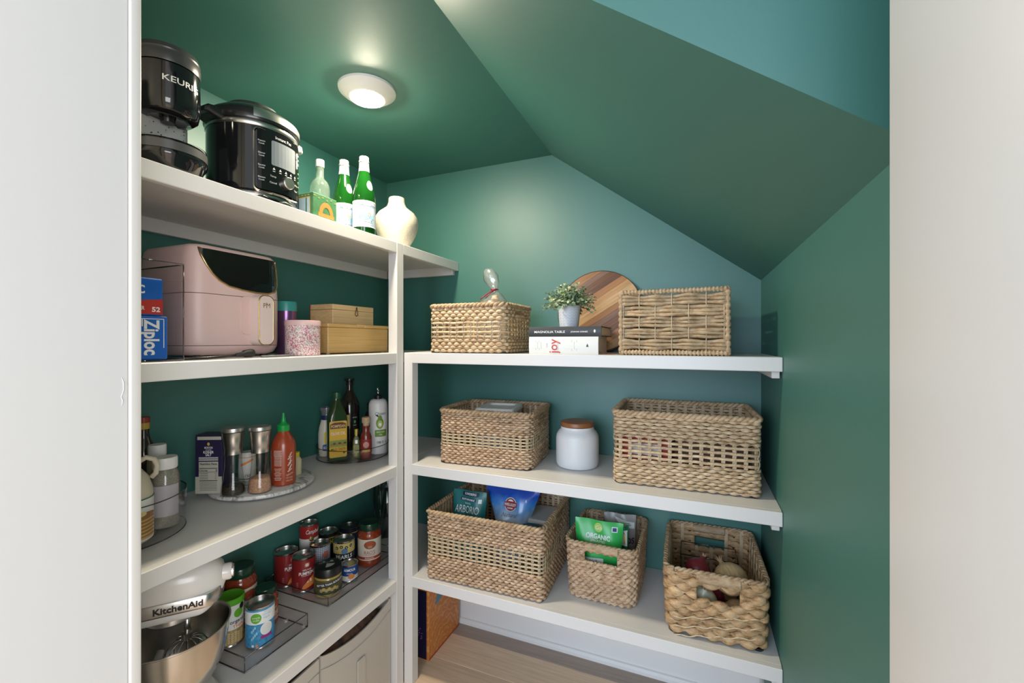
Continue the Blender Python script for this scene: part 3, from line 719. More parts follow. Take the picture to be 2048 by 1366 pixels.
spice_jar(-1.137, 0.620, 0.0285, 0.160, 'white-lidded jar of grey ground spice nearest the shelf edge', PM('grey_pepper', (0.28, 0.25, 0.20), 0.8, var=0.35, scale=500), PM('grey_lilac_label', (0.42, 0.40, 0.42), 0.5))
spice_jar(-1.205, 0.640, 0.0215, 0.178, 'slimmer white-lidded spice jar behind the grey spice', PM('tan_spice', (0.45, 0.34, 0.20), 0.8, var=0.25, scale=300), PM('pale_tan_label', (0.55, 0.47, 0.40), 0.5))
t = thing('sauce_bottle', 'dark bottle with red and yellow cap close to the jamb', 'bottle', (-1.300, 0.660, S3), 0)
mb = MB(); mb.lathe([(0, 0), (0.028, 0), (0.030, 0.004), (0.030, 0.13), (0.026, 0.16), (0.014, 0.19), (0.0115, 0.205), (0.0115, 0.222)], 28); obj('glass', mb, PM('dark_brown_glass', (0.03, 0.02, 0.012), 0.08, coat=0.4), t)
mb = MB(); mb.lathe([(0.0122, 0.216), (0.0125, 0.232)], 24, 0); mb.lathe([(0.0128, 0.232), (0.0128, 0.246), (0, 0.247)], 24, 1); obj('cap', mb, [PM('yellow_band', (0.55, 0.36, 0.05), 0.4), PM('dull_red_cap', (0.30, 0.04, 0.02), 0.4)], t)

# marble turntable
t = thing('marble_turntable', 'round grey marble turntable on the middle shelf', 'turntable', (-1.205, 0.923, S3), 0)
mb = MB(); mb.lathe([(0, 0), (0.07, 0), (0.07, 0.005)], 32); obj('base', mb, BLACKP, t)
MARB = PM('grey_marble', (0.60, 0.60, 0.585), 0.22)
nt = MARB.node_tree; N = nt.nodes; L = nt.links
tc = N.new('ShaderNodeTexCoord'); mp_ = N.new('ShaderNodeMapping'); mp_.inputs['Rotation'].default_value = (0, 0, 0.5); mp_.inputs['Scale'].default_value = (1, 3.2, 1); L.new(tc.outputs['Object'], mp_.inputs[0])
nz = N.new('ShaderNodeTexNoise'); nz.inputs['Scale'].default_value = 14; nz.inputs['Detail'].default_value = 8; nz.inputs['Distortion'].default_value = 1.4; L.new(mp_.outputs[0], nz.inputs['Vector'])
rp = N.new('ShaderNodeValToRGB'); L.new(nz.outputs[0], rp.inputs[0]); e = rp.color_ramp.elements
e[0].position = 0.36; e[0].color = (0.22, 0.20, 0.19, 1); e[1].position = 0.50; e[1].color = (0.64, 0.64, 0.62, 1)
q = e.new(0.62); q.color = (0.55, 0.55, 0.54, 1); q = e.new(0.74); q.color = (0.30, 0.28, 0.27, 1)
L.new(rp.outputs[0], N['Principled BSDF'].inputs['Base Color'])
mb = MB(); mb.lathe([(0, 0.0052), (0.138, 0.0052), (0.1405, 0.0075), (0.141, 0.011), (0.139, 0.0155), (0.136, 0.017), (0, 0.017)], 64); obj('disc', mb, MARB, t)
ZM = S3 + 0.0172
# kosher salt carton
sx, sy = -1.252, 0.806
t = thing('salt_carton', 'navy and cream kosher salt carton on the marble turntable', 'carton', (sx, sy, ZM), radians(-64))
NAVY = PM('navy_card', (0.020, 0.016, 0.055), 0.45); CREAM = PM('cream_card', (0.50, 0.48, 0.40), 0.5)
mb = MB(); mb.cbox(-0.024, 0.024, -0.036, 0.036, 0, 0.163, 0.0008); obj('carton', mb, NAVY, t)
mb = MB(); mp = frontmap(0.024)
items = [('r', 0, 0.024, 0.071, 0.047, 0), ('r', 0.002, 0.154, 0.064, 0.009, 0), ('e', 0, 0.138, 0.0035, 0.0045, 3), ('t', 'MORTON', 0, 0.128, 0.006, 1, {'width': 0.022, 'bold': 0.01}), ('t', 'COARSE', 0, 0.1215, 0.003, 1, {}), ('t', 'KOSHER', 0, 0.1155, 0.0068, 1, {'width': 0.028, 'bold': 0.02}), ('t', 'SALT', 0, 0.108, 0.0068, 1, {'width': 0.016, 'bold': 0.02})]
for k in range(4): items.append(('r', 0, 0.101 - k * 0.0028, 0.052, 0.0011, 1))
items += [('r', 0, 0.058, 0.052, 0.062, 0), ('t', 'Nutrition Facts', 0, 0.083, 0.0062, 2, {'width': 0.046, 'bold': 0.015}), ('r', 0, 0.0705, 0.048, 0.0016, 2), ('t', 'Calories', -0.014, 0.065, 0.005, 2, {'bold': 0.01}), ('t', '0', 0.0215, 0.065, 0.006, 2, {'bold': 0.02}), ('r', 0, 0.0605, 0.048, 0.0008, 2)]
for k in range(4): items += [('r', -0.012, 0.0565 - k * 0.0048, 0.022, 0.0014, 4), ('r', 0.020, 0.0565 - k * 0.0048, 0.006, 0.0012, 4)]
items += [('r', 0, 0.0365, 0.048, 0.0018, 2)] + [('r', 0, 0.031 - k * 0.0042, 0.046, 0.0012, 4) for k in range(6)]
# lift print over the cream panels
mbp = MB(); prints(mb, mp, [i for i in items if i[-1] == 0 and i[0] == 'r']); prints(mb, frontmap(0.024, 0.0009), [i for i in items if not (i[0] == 'r' and i[-1] == 0)])
obj('carton_print', mb, [CREAM, INKW, INKK, MUST, PM('grey_print', (0.16, 0.15, 0.14), 0.5)], t)
mb = MB(); mb.tube([(0.0, 0.036, 0.150), (0.003, 0.044, 0.166), (0.0, 0.030, 0.170)], 0.0012, 6); obj('spout', mb, TIN, t)

def mill(x, y, label, fill, fh):
    t = thing('spice_mill', label, 'mill', (x, y, ZM), 0, 'steel-topped mills on the marble turntable')
    gl = [(0, 0.001), (0.027, 0.0), (0.030, 0.003), (0.0305, 0.010), (0.029, 0.022), (0.0245, 0.045), (0.0215, 0.075), (0.0205, 0.100), (0.0215, 0.118)]
    mb = MB(); mb.lathe(gl, 32); obj('glass', mb, GLASSC, t)
    mb = MB(); mb.lathe([(0, 0.004), (0.0265, 0.004), (0.0275, 0.010), (0.0265, fh * 0.7), (0.024, fh * 0.95), (0.012, fh * 1.05), (0, fh)], 28); obj('contents', mb, fill, t, kind='stuff')
    mb = MB(); mb.lathe([(0.0222, 0.112), (0.0222, 0.128), (0.0228, 0.129), (0.0245, 0.152), (0.0275, 0.172), (0.0278, 0.1725)], 36); obj('collar', mb, STEEL, t)
    mb = MB(); mb.lathe([(0.0268, 0.1732), (0.0288, 0.1745), (0.0290, 0.180), (0.0282, 0.184), (0.024, 0.1855), (0, 0.186)], 36); obj('cap', mb, PM('satin_steel_cap', (0.50, 0.48, 0.45), 0.35, 0.9), t)
mill(-1.177, 0.810, 'glass mill of black peppercorns with brushed steel top', PM('peppercorns', (0.035, 0.022, 0.012), 0.6, var=0.8, scale=330, bump=0.9, bscale=330), 0.026)
mill(-1.127, 0.852, 'glass mill of pink salt with brushed steel top', PM('pink_salt', (0.56, 0.30, 0.18), 0.6, var=0.35, scale=330, bump=0.8, bscale=330), 0.044)
# hot sauce
t = thing('hot_sauce_bottle', 'red hot sauce bottle with green nozzle cap', 'bottle', (-1.127, 0.928, ZM), facing(-1.127, 0.928))
SRI = PM('chilli_red', (0.33, 0.050, 0.016), 0.25, coat=0.3)
mb = MB(); mb.lathe([(0, 0.003), (0.029, 0), (0.033, 0.004), (0.0335, 0.012), (0.0335, 0.112), (0.031, 0.126), (0.023, 0.142), (0.0165, 0.152), (0.0150, 0.160)], 36); obj('bottle', mb, SRI, t)
mb = MB(); mb.lathe([(0.0165, 0.157), (0.0172, 0.158), (0.0172, 0.174), (0.0145, 0.176), (0.0085, 0.181), (0.0065, 0.186), (0.0062, 0.192), (0.0045, 0.197), (0.0032, 0.210), (0, 0.2105)], 28); obj('cap', mb, PM('bright_green_cap', (0.005, 0.30, 0.055), 0.3), t)
mb = MB(); mp = cylmap(0.0335, 0.0006)
items = [('r', -0.016, 0.105, 0.022, 0.0008, 0)]
for i in range(7):
    for j in range(7): items.append(('r', -0.024 + 0.003 * i, 0.062 + 0.0042 * j, 0.0018, 0.0026, 0))
for k in range(5): items.append(('r', -0.015 - 0.001 * (k % 2), 0.103 - 0.0032 * k, 0.022, 0.0014, 0))
for k in range(8): items.append(('r', -0.015, 0.052 - 0.0045 * k, 0.020 - 0.003 * (k % 3), 0.0016, 0))
for k in range(9): items.append(('p', [(0.012 + 0.003 * (k % 3), 0.040 + 0.006 * k), (0.024 - 0.003 * (k % 2), 0.048 + 0.006 * k), (0.022 - 0.003 * (k % 2), 0.050 + 0.006 * k), (0.010 + 0.003 * (k % 3), 0.043 + 0.006 * k)], 0))
items += [('t', 'SRIRACHA', 0.017, 0.034, 0.0055, 0, {'width': 0.020, 'rot': 0.3}), ('t', 'HOT CHILI', 0.016, 0.024, 0.0045, 0, {'width': 0.018}), ('t', 'SAUCE', 0.016, 0.016, 0.0045, 0, {})]
prints(mb, mp, items, 0.006); obj('label_print', mb, PM('faded_white_print', (0.62, 0.50, 0.44), 0.5), t)
# small things half hidden on the marble
t = thing('spice_can', 'small white can with orange stripe between the two mills', 'can', (-1.266, 0.915, ZM), facing(-1.266, 0.915))
mb = MB(); mb.lathe([(0, 0), (0.023, 0), (0.0235, 0.074), (0.022, 0.077), (0.0205, 0.084), (0, 0.085)], 28); obj('body', mb, PM('white_tin', (0.66, 0.64, 0.60), 0.35), t)
mb = MB(); mb.lathe([(0.0238, 0.002), (0.0238, 0.072)], 28, 2); prints(mb, cylmap(0.0238, 0.0006), [('p', [(-0.018, 0.052), (0.016, 0.066), (0.016, 0.060), (-0.018, 0.044)], 0), ('t', '150', 0.0, 0.016, 0.008, 1, {}), ('r', 0, 0.006, 0.06, 0.002, 1), ('r', 0, 0.071, 0.06, 0.002, 0)], 0.005); obj('label', mb, [OR, INKK, PM('white_tin', (0.66, 0.64, 0.60), 0.35)], t)
t = thing('dark_bottle', 'small black bottle with pale arrow mark behind the mills', 'bottle', (-1.290, 0.972, ZM), facing(-1.290, 0.972))
mb = MB(); mb.lathe([(0, 0), (0.024, 0), (0.025, 0.003), (0.025, 0.100), (0.020, 0.112), (0.015, 0.118), (0.015, 0.135), (0, 0.136)], 28); obj('body', mb, BLACKP, t)
mb = MB(); prints(mb, cylmap(0.025, 0.0006), [('p', [(-0.014, 0.094), (-0.004, 0.104), (0.000, 0.104), (-0.009, 0.094), (0.0, 0.084), (-0.004, 0.084)], 0)], 0.005); obj('label_print', mb, INKW, t)
t = thing('mustard_bottle', 'tiny yellow-topped bottle half hidden by the hot sauce', 'bottle', (-1.172, 1.008, ZM), 0)
mb = MB(); mb.lathe([(0, 0), (0.018, 0), (0.019, 0.003), (0.019, 0.046), (0.013, 0.054), (0.011, 0.058)], 24); obj('body', mb, PM('pale_straw_glass', (0.55, 0.50, 0.30), 0.25), t)
mb = MB(); mb.lathe([(0.013, 0.056), (0.013, 0.070), (0, 0.071)], 20); obj('cap', mb, PM('yellow_cap', (0.62, 0.48, 0.03), 0.4), t)

# second clear turntable with oils
turntable('low clear turntable of oils at the post end of the middle shelf', -1.200, 1.294, 0.1285, 0.052)
def T3(name, label, cat, x, y, rot=None, group=None): return thing(name, label, cat, (x, y, ZT), facing(x, y) if rot is None else rot, group)
t = T3('mayonnaise_bottle', 'white squeeze bottle of mayonnaise with blue label and navy cap', 'bottle', -1.275, 1.236, facing(-1.275, 1.236, 0.3))
mb = MB(); mb.loft([[(x * 0.75, y, z) for x, y in ell(0, 0, r, r, 28)] for r, z in ((0.024, 0), (0.027, 0.003), (0.028, 0.02), (0.030, 0.055), (0.0295, 0.085), (0.026, 0.110), (0.021, 0.128), (0.019, 0.136))]); obj('bottle', mb, PM('mayo_white', (0.70, 0.66, 0.55), 0.35), t)
mb = MB(); mb.lathe([(0.0185, 0.135), (0.0185, 0.152), (0, 0.152)], 28); obj('cap', mb, PM('navy_cap', (0.015, 0.03, 0.12), 0.35), t)
mb = MB(); mb.lathe([(0.0185, 0.1525), (0.0175, 0.158), (0.0235, 0.176), (0.0235, 0.181), (0, 0.182)], 28); obj('cap_skirt', mb, CLEAR('clear_cap_skirt', (0.72, 0.74, 0.78), 0.10, solid=((0.5, 0.5, 0.52), 0.3)), t)
mb = MB()
def mayo(x, y): return (0.0225 * cos(x / 0.030) + 0.0012, 0.0308 * sin(x / 0.030), y)
prints(mb, mayo, [('rr', 0.004, 0.070, 0.040, 0.045, 0, 0.008), ('rr', 0.002, 0.034, 0.046, 0.024, 1, 0.006)], 0.004)
def mayo2(x, y): return (0.0225 * cos(x / 0.030) + 0.0018, 0.0312 * sin(x / 0.030), y)
prints(mb, mayo2, [('t', 'REAL', 0.004, 0.068, 0.009, 1, {'bold': 0.02, 'width': 0.022}), ('t', 'SQUEEZE', 0.0, 0.034, 0.008, 2, {'bold': 0.02, 'width': 0.036})], 0.004)
obj('label', mb, [PM('sunny_yellow_print', (0.72, 0.60, 0.05), 0.45), PM('royal_blue_print', (0.02, 0.10, 0.30), 0.45), INKW], t)
t = T3('olive_oil_bottle', 'square green olive oil bottle with yellow label', 'bottle', -1.197, 1.208, facing(-1.197, 1.208, 0.18))
OIL = PM('olive_green_bottle', (0.020, 0.045, 0.010), 0.10, coat=0.5)
def rs(k, rc, z): return sec(rrect(0, 0, 0.052 * k, 0.066 * k, rc, 5), z)
mb = MB(); mb.loft([rs(0.9, 0.010, 0), rs(0.99, 0.012, 0.003), rs(1, 0.012, 0.010), rs(1, 0.012, 0.150), rs(0.93, 0.014, 0.165), rs(0.72, 0.016, 0.188), rs(0.44, 0.011, 0.212), rs(0.38, 0.0098, 0.218), rs(0.38, 0.0098, 0.228)]); obj('bottle', mb, OIL, t)
mb = MB(); mb.lathe([(0.0165, 0.222), (0.0165, 0.2255), (0.0152, 0.226), (0.0158, 0.240), (0.0150, 0.244), (0, 0.244)], 28); obj('cap', mb, PM('dark_green_cap', (0.012, 0.085, 0.035), 0.35), t)
mb = MB(); mp = frontmap(0.026, 0.0006); prints(mb, mp, [('rr', 0, 0.078, 0.0595, 0.130, 0, 0.006)])
prints(mb, frontmap(0.026, 0.0011), [('p', [(-0.029, 0.022), (0.029, 0.022), (0.029, 0.050), (-0.029, 0.050)], 1), ('p', [(-0.029, 0.050), (0.029, 0.050), (0.029, 0.074), (-0.029, 0.074)], 3), ('p', [(-0.027, 0.116), (0.027, 0.116), (0.027, 0.132), (0.014, 0.138), (-0.014, 0.138), (-0.027, 0.132)], 2), ('r', 0, 0.095, 0.0585, 0.032, 1)])
prints(mb, frontmap(0.026, 0.0016), [('t', 'POMPEIAN', 0, 0.125, 0.0105, 5, {'width': 0.049, 'bold': 0.012}), ('t', 'OLIVE OIL', 0, 0.099, 0.011, 4, {'width': 0.050}), ('t', 'MILD TASTE', 0, 0.043, 0.009, 6, {'width': 0.050, 'bold': 0.01})] + [('p', ell(-0.022 + 0.009 * k, 0.060 + 0.003 * (k % 2), 0.005, 0.004), 6 if k % 2 else 7) for k in range(6)] + [('e', 0.020, 0.029, 0.004, 0.004, 6)])
obj('label', mb, [PM('gold_label', (0.62, 0.44, 0.06), 0.45), PM('amber_label', (0.72, 0.42, 0.03), 0.45), PM('maroon_print', (0.16, 0.03, 0.012), 0.5), PM('field_green_print', (0.25, 0.30, 0.05), 0.5), INKW, PM('cream_print', (0.72, 0.60, 0.25), 0.5), PM('dark_olive_print', (0.06, 0.07, 0.015), 0.5), PM('terracotta_print', (0.45, 0.14, 0.03), 0.5)], t)
t = T3('vinegar_bottle', 'tall dark glass bottle with pourer behind the olive oil', 'bottle', -1.245, 1.322)
mb = MB(); mb.lathe([(0, 0), (0.036, 0), (0.038, 0.004), (0.038, 0.170), (0.035, 0.190), (0.024, 0.215), (0.0145, 0.232), (0.0125, 0.240), (0.0125, 0.262)], 36); obj('glass', mb, PM('black_brown_glass', (0.014, 0.010, 0.007), 0.07, coat=0.5), t)
mb = MB(); mb.lathe([(0.0145, 0.258), (0.0145, 0.266), (0.012, 0.267), (0.012, 0.272), (0.018, 0.275), (0.018, 0.283), (0, 0.285)], 28); obj('stopper', mb, BLACKP, t)
mb = MB(); prints(mb, cylmap(0.038, 0.0006), [('r', -0.006, 0.125, 0.012, 0.042, 0), ('r', 0.020, 0.120, 0.018, 0.060, 1)], 0.005); prints(mb, cylmap(0.038, 0.0011), [('e', 0.020, 0.118, 0.004, 0.006, 2), ('t', 'EXTRA', 0.020, 0.135, 0.004, 3, {}), ('r', 0.020, 0.105, 0.012, 0.0015, 3)], 0.005)
obj('label', mb, [MUST, INKK, PM('leaf_green_print', (0.10, 0.42, 0.14), 0.5), INKW], t)
t = T3('pepper_bottle', 'short black capped bottle beside the white avocado oil', 'bottle', -1.188, 1.388)
mb = MB(); mb.lathe([(0, 0), (0.026, 0), (0.027, 0.003), (0.027, 0.14), (0.022, 0.150), (0.020, 0.152), (0.020, 0.183), (0, 0.184)], 28); obj('body', mb, PM('matt_black', (0.02, 0.02, 0.022), 0.5), t)
t = T3('avocado_oil_bottle', 'white spray bottle of avocado oil with green avocado print', 'bottle', -1.125, 1.346, facing(-1.125, 1.346, 0.35))
mb = MB(); mb.lathe([(0, 0), (0.032, 0), (0.0350, 0.004), (0.0355, 0.010), (0.0355, 0.178), (0.034, 0.192), (0.028, 0.203), (0.020, 0.207), (0, 0.207)], 36); obj('bottle', mb, PM('white_enamel', (0.72, 0.72, 0.72), 0.3), t)
mb = MB(); mb.lathe([(0.0135, 0.2072), (0.0135, 0.220), (0.010, 0.223), (0, 0.224)], 24); obj('cap', mb, BLACKP, t)
mb = MB(); mb.tube([(0, 0, 0.223), (0, 0, 0.236)], 0.004, 12); mb.tube([(0, 0.004, 0.236), (0, -0.003, 0.244), (0, 0.0, 0.250)], 0.003, 10); obj('pourer', mb, CHROME, t)
mb = MB(); mp = cylmap(0.0355, 0.0006)
prints(mb, mp, [('t', 'Chosen', -0.004, 0.155, 0.012, 1, {'width': 0.042, 'shear': 0.3}), ('e', -0.006, 0.118, 0.014, 0.021, 0), ('e', -0.006, 0.136, 0.008, 0.012, 0), ('p', [(-0.014, 0.142), (-0.022, 0.148), (-0.016, 0.152), (-0.010, 0.146)], 1), ('rr', -0.002, 0.080, 0.044, 0.026, 0, 0.003), ('t', '100', -0.010, 0.046, 0.008, 1, {'bold': 0.02}), ('e', 0.006, 0.046, 0.0045, 0.0045, 1), ('t', '%', 0.018, 0.046, 0.008, 1, {})], 0.006)
prints(mb, cylmap(0.0355, 0.0011), [('e', -0.005, 0.115, 0.009, 0.014, 2), ('e', -0.005, 0.113, 0.005, 0.0065, 3), ('t', 'AVOCADO', -0.003, 0.085, 0.006, 3, {'width': 0.032}), ('t', 'OIL', -0.003, 0.075, 0.006, 3, {}), ('e', 0.006, 0.046, 0.0028, 0.0028, 3)], 0.006)
obj('label_print', mb, [PM('avocado_green', (0.13, 0.27, 0.02), 0.45), INKK, PM('pale_avocado', (0.42, 0.52, 0.12), 0.45), INKW], t)
t = T3('oil_miniature', 'tiny olive oil bottle with gold neck in the clear turntable', 'bottle', -1.150, 1.255)
mb = MB(); mb.loft([sec(rrect(0, 0, a, a, a * 0.2, 4), z) for a, z in ((0.024, 0), (0.026, 0.002), (0.026, 0.060), (0.020, 0.072), (0.011, 0.080), (0.010, 0.086))]); obj('glass', mb, CLEAR('pale_oil_glass', (0.72, 0.74, 0.45), 0.08, solid=((0.30, 0.30, 0.06), 0.3)), t)
mb = MB(); mb.lathe([(0.0068, 0.084), (0.0072, 0.105), (0, 0.106)], 18); obj('cap', mb, PM('gold_foil', (0.62, 0.50, 0.10), 0.3, 0.6), t)
mb = MB(); prints(mb, frontmap(0.013), [('rr', 0, 0.034, 0.020, 0.030, 0, 0.003)]); obj('label', mb, PM('olive_label', (0.28, 0.30, 0.10), 0.5), t)
t = T3('chilli_jar', 'small red jar with a cork stopper', 'jar', -1.117, 1.270)
mb = MB(); mb.lathe([(0, 0), (0.018, 0), (0.020, 0.003), (0.020, 0.078), (0.016, 0.090), (0.0125, 0.096), (0.0125, 0.112), (0.0145, 0.113), (0.0145, 0.117), (0, 0.117)], 28); obj('glass', mb, PM('chilli_oil', (0.20, 0.030, 0.020), 0.12, coat=0.5), t)
mb = MB(); mb.lathe([(0.011, 0.1175), (0.011, 0.128), (0.015, 0.1285), (0.0155, 0.146), (0.014, 0.149), (0, 0.149)], 24); obj('cork', mb, PM('cork', (0.52, 0.36, 0.22), 0.7, var=0.15, scale=200), t)
mb = MB(); mb.lathe([(0.0204, 0.020), (0.0204, 0.070)], 30, 0, a0=-1.4, a1=1.4); prints(mb, cylmap(0.0204, 0.0005), [('e', 0, 0.050, 0.011, 0.011, 1), ('r', 0, 0.028, 0.030, 0.008, 2)], 0.004); obj('label', mb, [PM('crimson_label', (0.30, 0.03, 0.025), 0.45), PM('pale_pink_print', (0.60, 0.30, 0.26), 0.5), MUST], t)

# ================================================================== LOWEST LEFT SHELF
MIXW = PM('mixer_white_enamel', (0.70, 0.67, 0.63), 0.25, coat=0.3)
bx, by = -1.080, 0.603
t = thing('stand_mixer', 'white stand mixer with steel bowl half hidden by the jamb', 'mixer', (bx, by, S4), radians(-40))
mb = MB(); mb.loft([sec(rrect(0, -0.06, 0.20, 0.30, 0.095, 8), z) for z in (0.004, 0.020)] + [sec(rrect(0, -0.06, 0.18, 0.28, 0.085, 8), 0.034)]); obj('base', mb, MIXW, t)
mb = MB(); mb.loft([sec(rrect(0, -0.165, w, d, 0.04, 8), z) for w, d, z in ((0.13, 0.085, 0.03), (0.10, 0.075, 0.10), (0.09, 0.07, 0.18), (0.105, 0.085, 0.26))]); obj('column', mb, MIXW, t)
# motor head along Y, nose at +Y
def headsec(y, hw, hh, zc, n=28):
    out = []
    for k in range(n):
        a = 2 * pi * k / n
        c, s = cos(a), sin(a)
        p = 0.72
        out.append((hw * (abs(c) ** p) * (1 if c >= 0 else -1), y, zc + hh * (abs(s) ** p) * (1 if s >= 0 else -1)))
    return out
mb = MB(); mb.loft([headsec(y + 0.022, w, h, z) for y, w, h, z in ((-0.205, 0.010, 0.010, 0.30), (-0.203, 0.035, 0.032, 0.30), (-0.19, 0.050, 0.045, 0.300), (-0.14, 0.057, 0.052, 0.300), (-0.05, 0.0585, 0.054, 0.300), (0.01, 0.057, 0.053, 0.299), (0.040, 0.051, 0.050, 0.298), (0.060, 0.041, 0.044, 0.297), (0.073, 0.026, 0.032, 0.296), (0.079, 0.010, 0.014, 0.295))][::-1]); hd = obj('motor_head', mb, MIXW, t)
def stad(w, y0, y1, z, n=14):
    out = []
    r = w
    for k in range(n + 1): a = pi * k / n; out.append((r * cos(a), y1 - r * 0.5 + r * 0.5 * sin(a), z))
    for k in range(n + 1): a = pi + pi * k / n; out.append((r * cos(a), y0 + r * 0.6 + r * 0.6 * sin(a), z))
    return out
mb = MB(); mb.loft([stad(w, -0.18, e + 0.022, z) for w, e, z in ((0.0592, 0.074, 0.258), (0.0605, 0.0755, 0.261), (0.0605, 0.0755, 0.284), (0.0592, 0.074, 0.286))]); bd = obj('trim_band', mb, STEEL, hd)
mb = MB(); prints(mb, frontmap(0.0605, 0.0008), [('t', 'KitchenAid', -0.022, 0.2725, 0.0135, 0, {'width': 0.088, 'bold': 0.03, 'align': 'L'})])
obj('lettering', mb, INKK, bd)
mb = MB(); mb.loft([stad(w, -0.10, e + 0.016, z) for w, e, z in ((0.050, 0.062, 0.240), (0.054, 0.068, 0.246), (0.054, 0.068, 0.258))]); obj('head_skirt', mb, MIXW, hd)
mb = MB(); mb.lathe([(0, 0.226), (0.044, 0.226), (0.048, 0.229), (0.048, 0.2398), (0, 0.240)], 40); obj('planetary_ring', mb, STEEL, hd)
mb = MB(); mb.lathe([(0.0185, 0.0), (0.0185, 0.030), (0.0165, 0.034), (0, 0.034)], 28, axis='y', org=(0.004, 0.080, 0.304)); hb = obj('hub_collar', mb, MIXW, hd)
mb = MB(); mb.lathe([(0.0150, 0.034), (0.0150, 0.0375), (0.013, 0.039), (0, 0.039)], 28, axis='y', org=(0.004, 0.080, 0.304)); obj('hub_cap', mb, CHROME, hb)
mb = MB(); mb.lathe([(0, 0.036), (0.048, 0.036), (0.050, 0.042), (0.066, 0.062), (0.086, 0.092), (0.099, 0.125), (0.106, 0.165), (0.109, 0.196), (0.1115, 0.1985), (0.1115, 0.2005), (0.108, 0.2005), (0.1065, 0.196), (0.103, 0.165), (0.096, 0.127), (0.083, 0.094), (0.062, 0.064), (0.044, 0.046), (0, 0.042)], 72)
obj('bowl', mb, PM('polished_steel_bowl', (0.60, 0.57, 0.53), 0.20, 1.0), t)
wk = None
mb = MB(); mb.tube([(0.003, 0.028, 0.228), (0.003, 0.028, 0.172)], 0.006, 12); mb.lathe([(0.006, 0.168), (0.011, 0.170), (0.011, 0.184), (0.006, 0.186)], 20, cx=0.003, cy=0.028); wk = obj('whisk', mb, STEEL, t)
for k in range(6):
    a = pi * k / 6 + 0.2
    pts = []
    for q in range(25):
        th = -pi * 0.5 + 2 * pi * q / 24 * 0.5 + 0
        u = q / 24 * pi
        rr = 0.046 * sin(u) ** 0.75 * (1 if True else 0)
        zz = 0.172 - 0.098 * (1 - cos(u)) / 2 * 1.0
        pts.append((0.003 + cos(a) * rr, 0.028 + sin(a) * rr, zz))
    mb = MB(); mb.tube(pts, 0.0011, 6)
    pts2 = [(2 * 0.003 - x, 2 * 0.028 - y, z) for x, y, z in pts]; mb.tube(pts2, 0.0011, 6)
    obj('wire', mb, CHROME, wk)
t2 = thing('flat_beater', 'white flat beater lying inside the steel mixer bowl', 'beater', (bx - 0.006, by - 0.045, S4 + 0.066), radians(40))
mb = MB(); mb.tube([(0.0, -0.05, 0.006), (0.045, -0.035, 0.006), (0.052, 0.0, 0.02), (0.040, 0.032, 0.04), (0.0, 0.030, 0.05), (-0.036, 0.020, 0.04), (-0.045, 0.0, 0.02), (-0.04, -0.035, 0.006)], 0.0048, 8, closed=True); mb.tube([(0.0, -0.05, 0.006), (0.0, 0.030, 0.05)], 0.0048, 8); obj('frame', mb, MIXW, t2)
mb = MB(); mb.tube([(0, 0.030, 0.05), (0, 0.060, 0.068)], 0.008, 10); obj('socket', mb, MIXW, t2)

# clear tray 1
open_bin('clear_tray', 'clear acrylic tray of cans and jars beside the mixer bowl', (-1.18, 0.848, S4), -0.13, 0.130, -0.096, 0.098, 0.040)
ZT4 = S4 + 0.0042
def can(name, label, cat, x, y, r, h, bands, items, mats, group=None, z=ZT4, ext=0.0, top=None, items2=()):
    t = thing(name, label, cat, (x, y, z), facing(x, y, ext), group)
    mb = MB(); mb.lathe([(0, 0.003), (r - 0.003, 0.003), (r - 0.002, 0.0), (r, 0.001), (r, 0.004), (r - 0.001, 0.006), (r - 0.001, h - 0.006), (r, h - 0.004), (r, h - 0.0005), (r - 0.001, h), (r - 0.0022, h - 0.0005), (r - 0.003, h - 0.005), (r * 0.72, h - 0.005), (r * 0.68, h - 0.004), (0, h - 0.004)], 40)
    obj('tin', mb, top or TIN, t)
    mb = MB()
    for z0, z1, m in bands: mb.lathe([(r - 0.0004, z0), (r - 0.0004, z1)], 40, m)
    prints(mb, cylmap(r, 0.0004), items, 0.006)
    if items2: prints(mb, cylmap(r, 0.0010), items2, 0.006)
    obj('label', mb, mats, t)
    return t
COCO = PM('sky_blue_label', (0.06, 0.30, 0.55), 0.4, var=0.25, scale=120)
can('coconut_milk_can', 'blue coconut milk can with white band at the front of the tray', 'can', -1.118, 0.846, 0.0365, 0.112, [(0.006, 0.068, 0), (0.068, 0.102, 1), (0.102, 0.107, 0)],
    [('e', -0.012, 0.085, 0.0135, 0.0135, 2), ('t', 'COCONUT', 0.016, 0.092, 0.0055, 3, {'width': 0.024}), ('t', 'MILK', 0.014, 0.083, 0.0055, 3, {}), ('t', 'ORGANIC', 0.016, 0.099, 0.003, 3, {}), ('e', 0.014, 0.052, 0.0155, 0.017, 4), ('rr', 0.014, 0.032, 0.030, 0.008, 6, 0.003), ('e', -0.020, 0.012, 0.0035, 0.0035, 4), ('e', -0.010, 0.012, 0.0035, 0.0035, 7)] + [('e', -0.022 + 0.004 * (k % 4), 0.030 + 0.005 * k, 0.0022, 0.004, 8) for k in range(7)],
    [COCO, INKW, PM('apple_green_print', (0.13, 0.42, 0.03), 0.45), PM('light_cyan_print', (0.20, 0.50, 0.66), 0.45), INKW, PAPERW, PM('magenta_print', (0.40, 0.03, 0.22), 0.45), OR, PM('pale_cyan_print', (0.35, 0.62, 0.75), 0.45)], ext=0.05,
    items2=[('e', 0.014, 0.051, 0.0125, 0.014, 5), ('t', 'simple', -0.012, 0.088, 0.0055, 1, {}), ('t', 'truth', -0.012, 0.081, 0.0055, 1, {})])
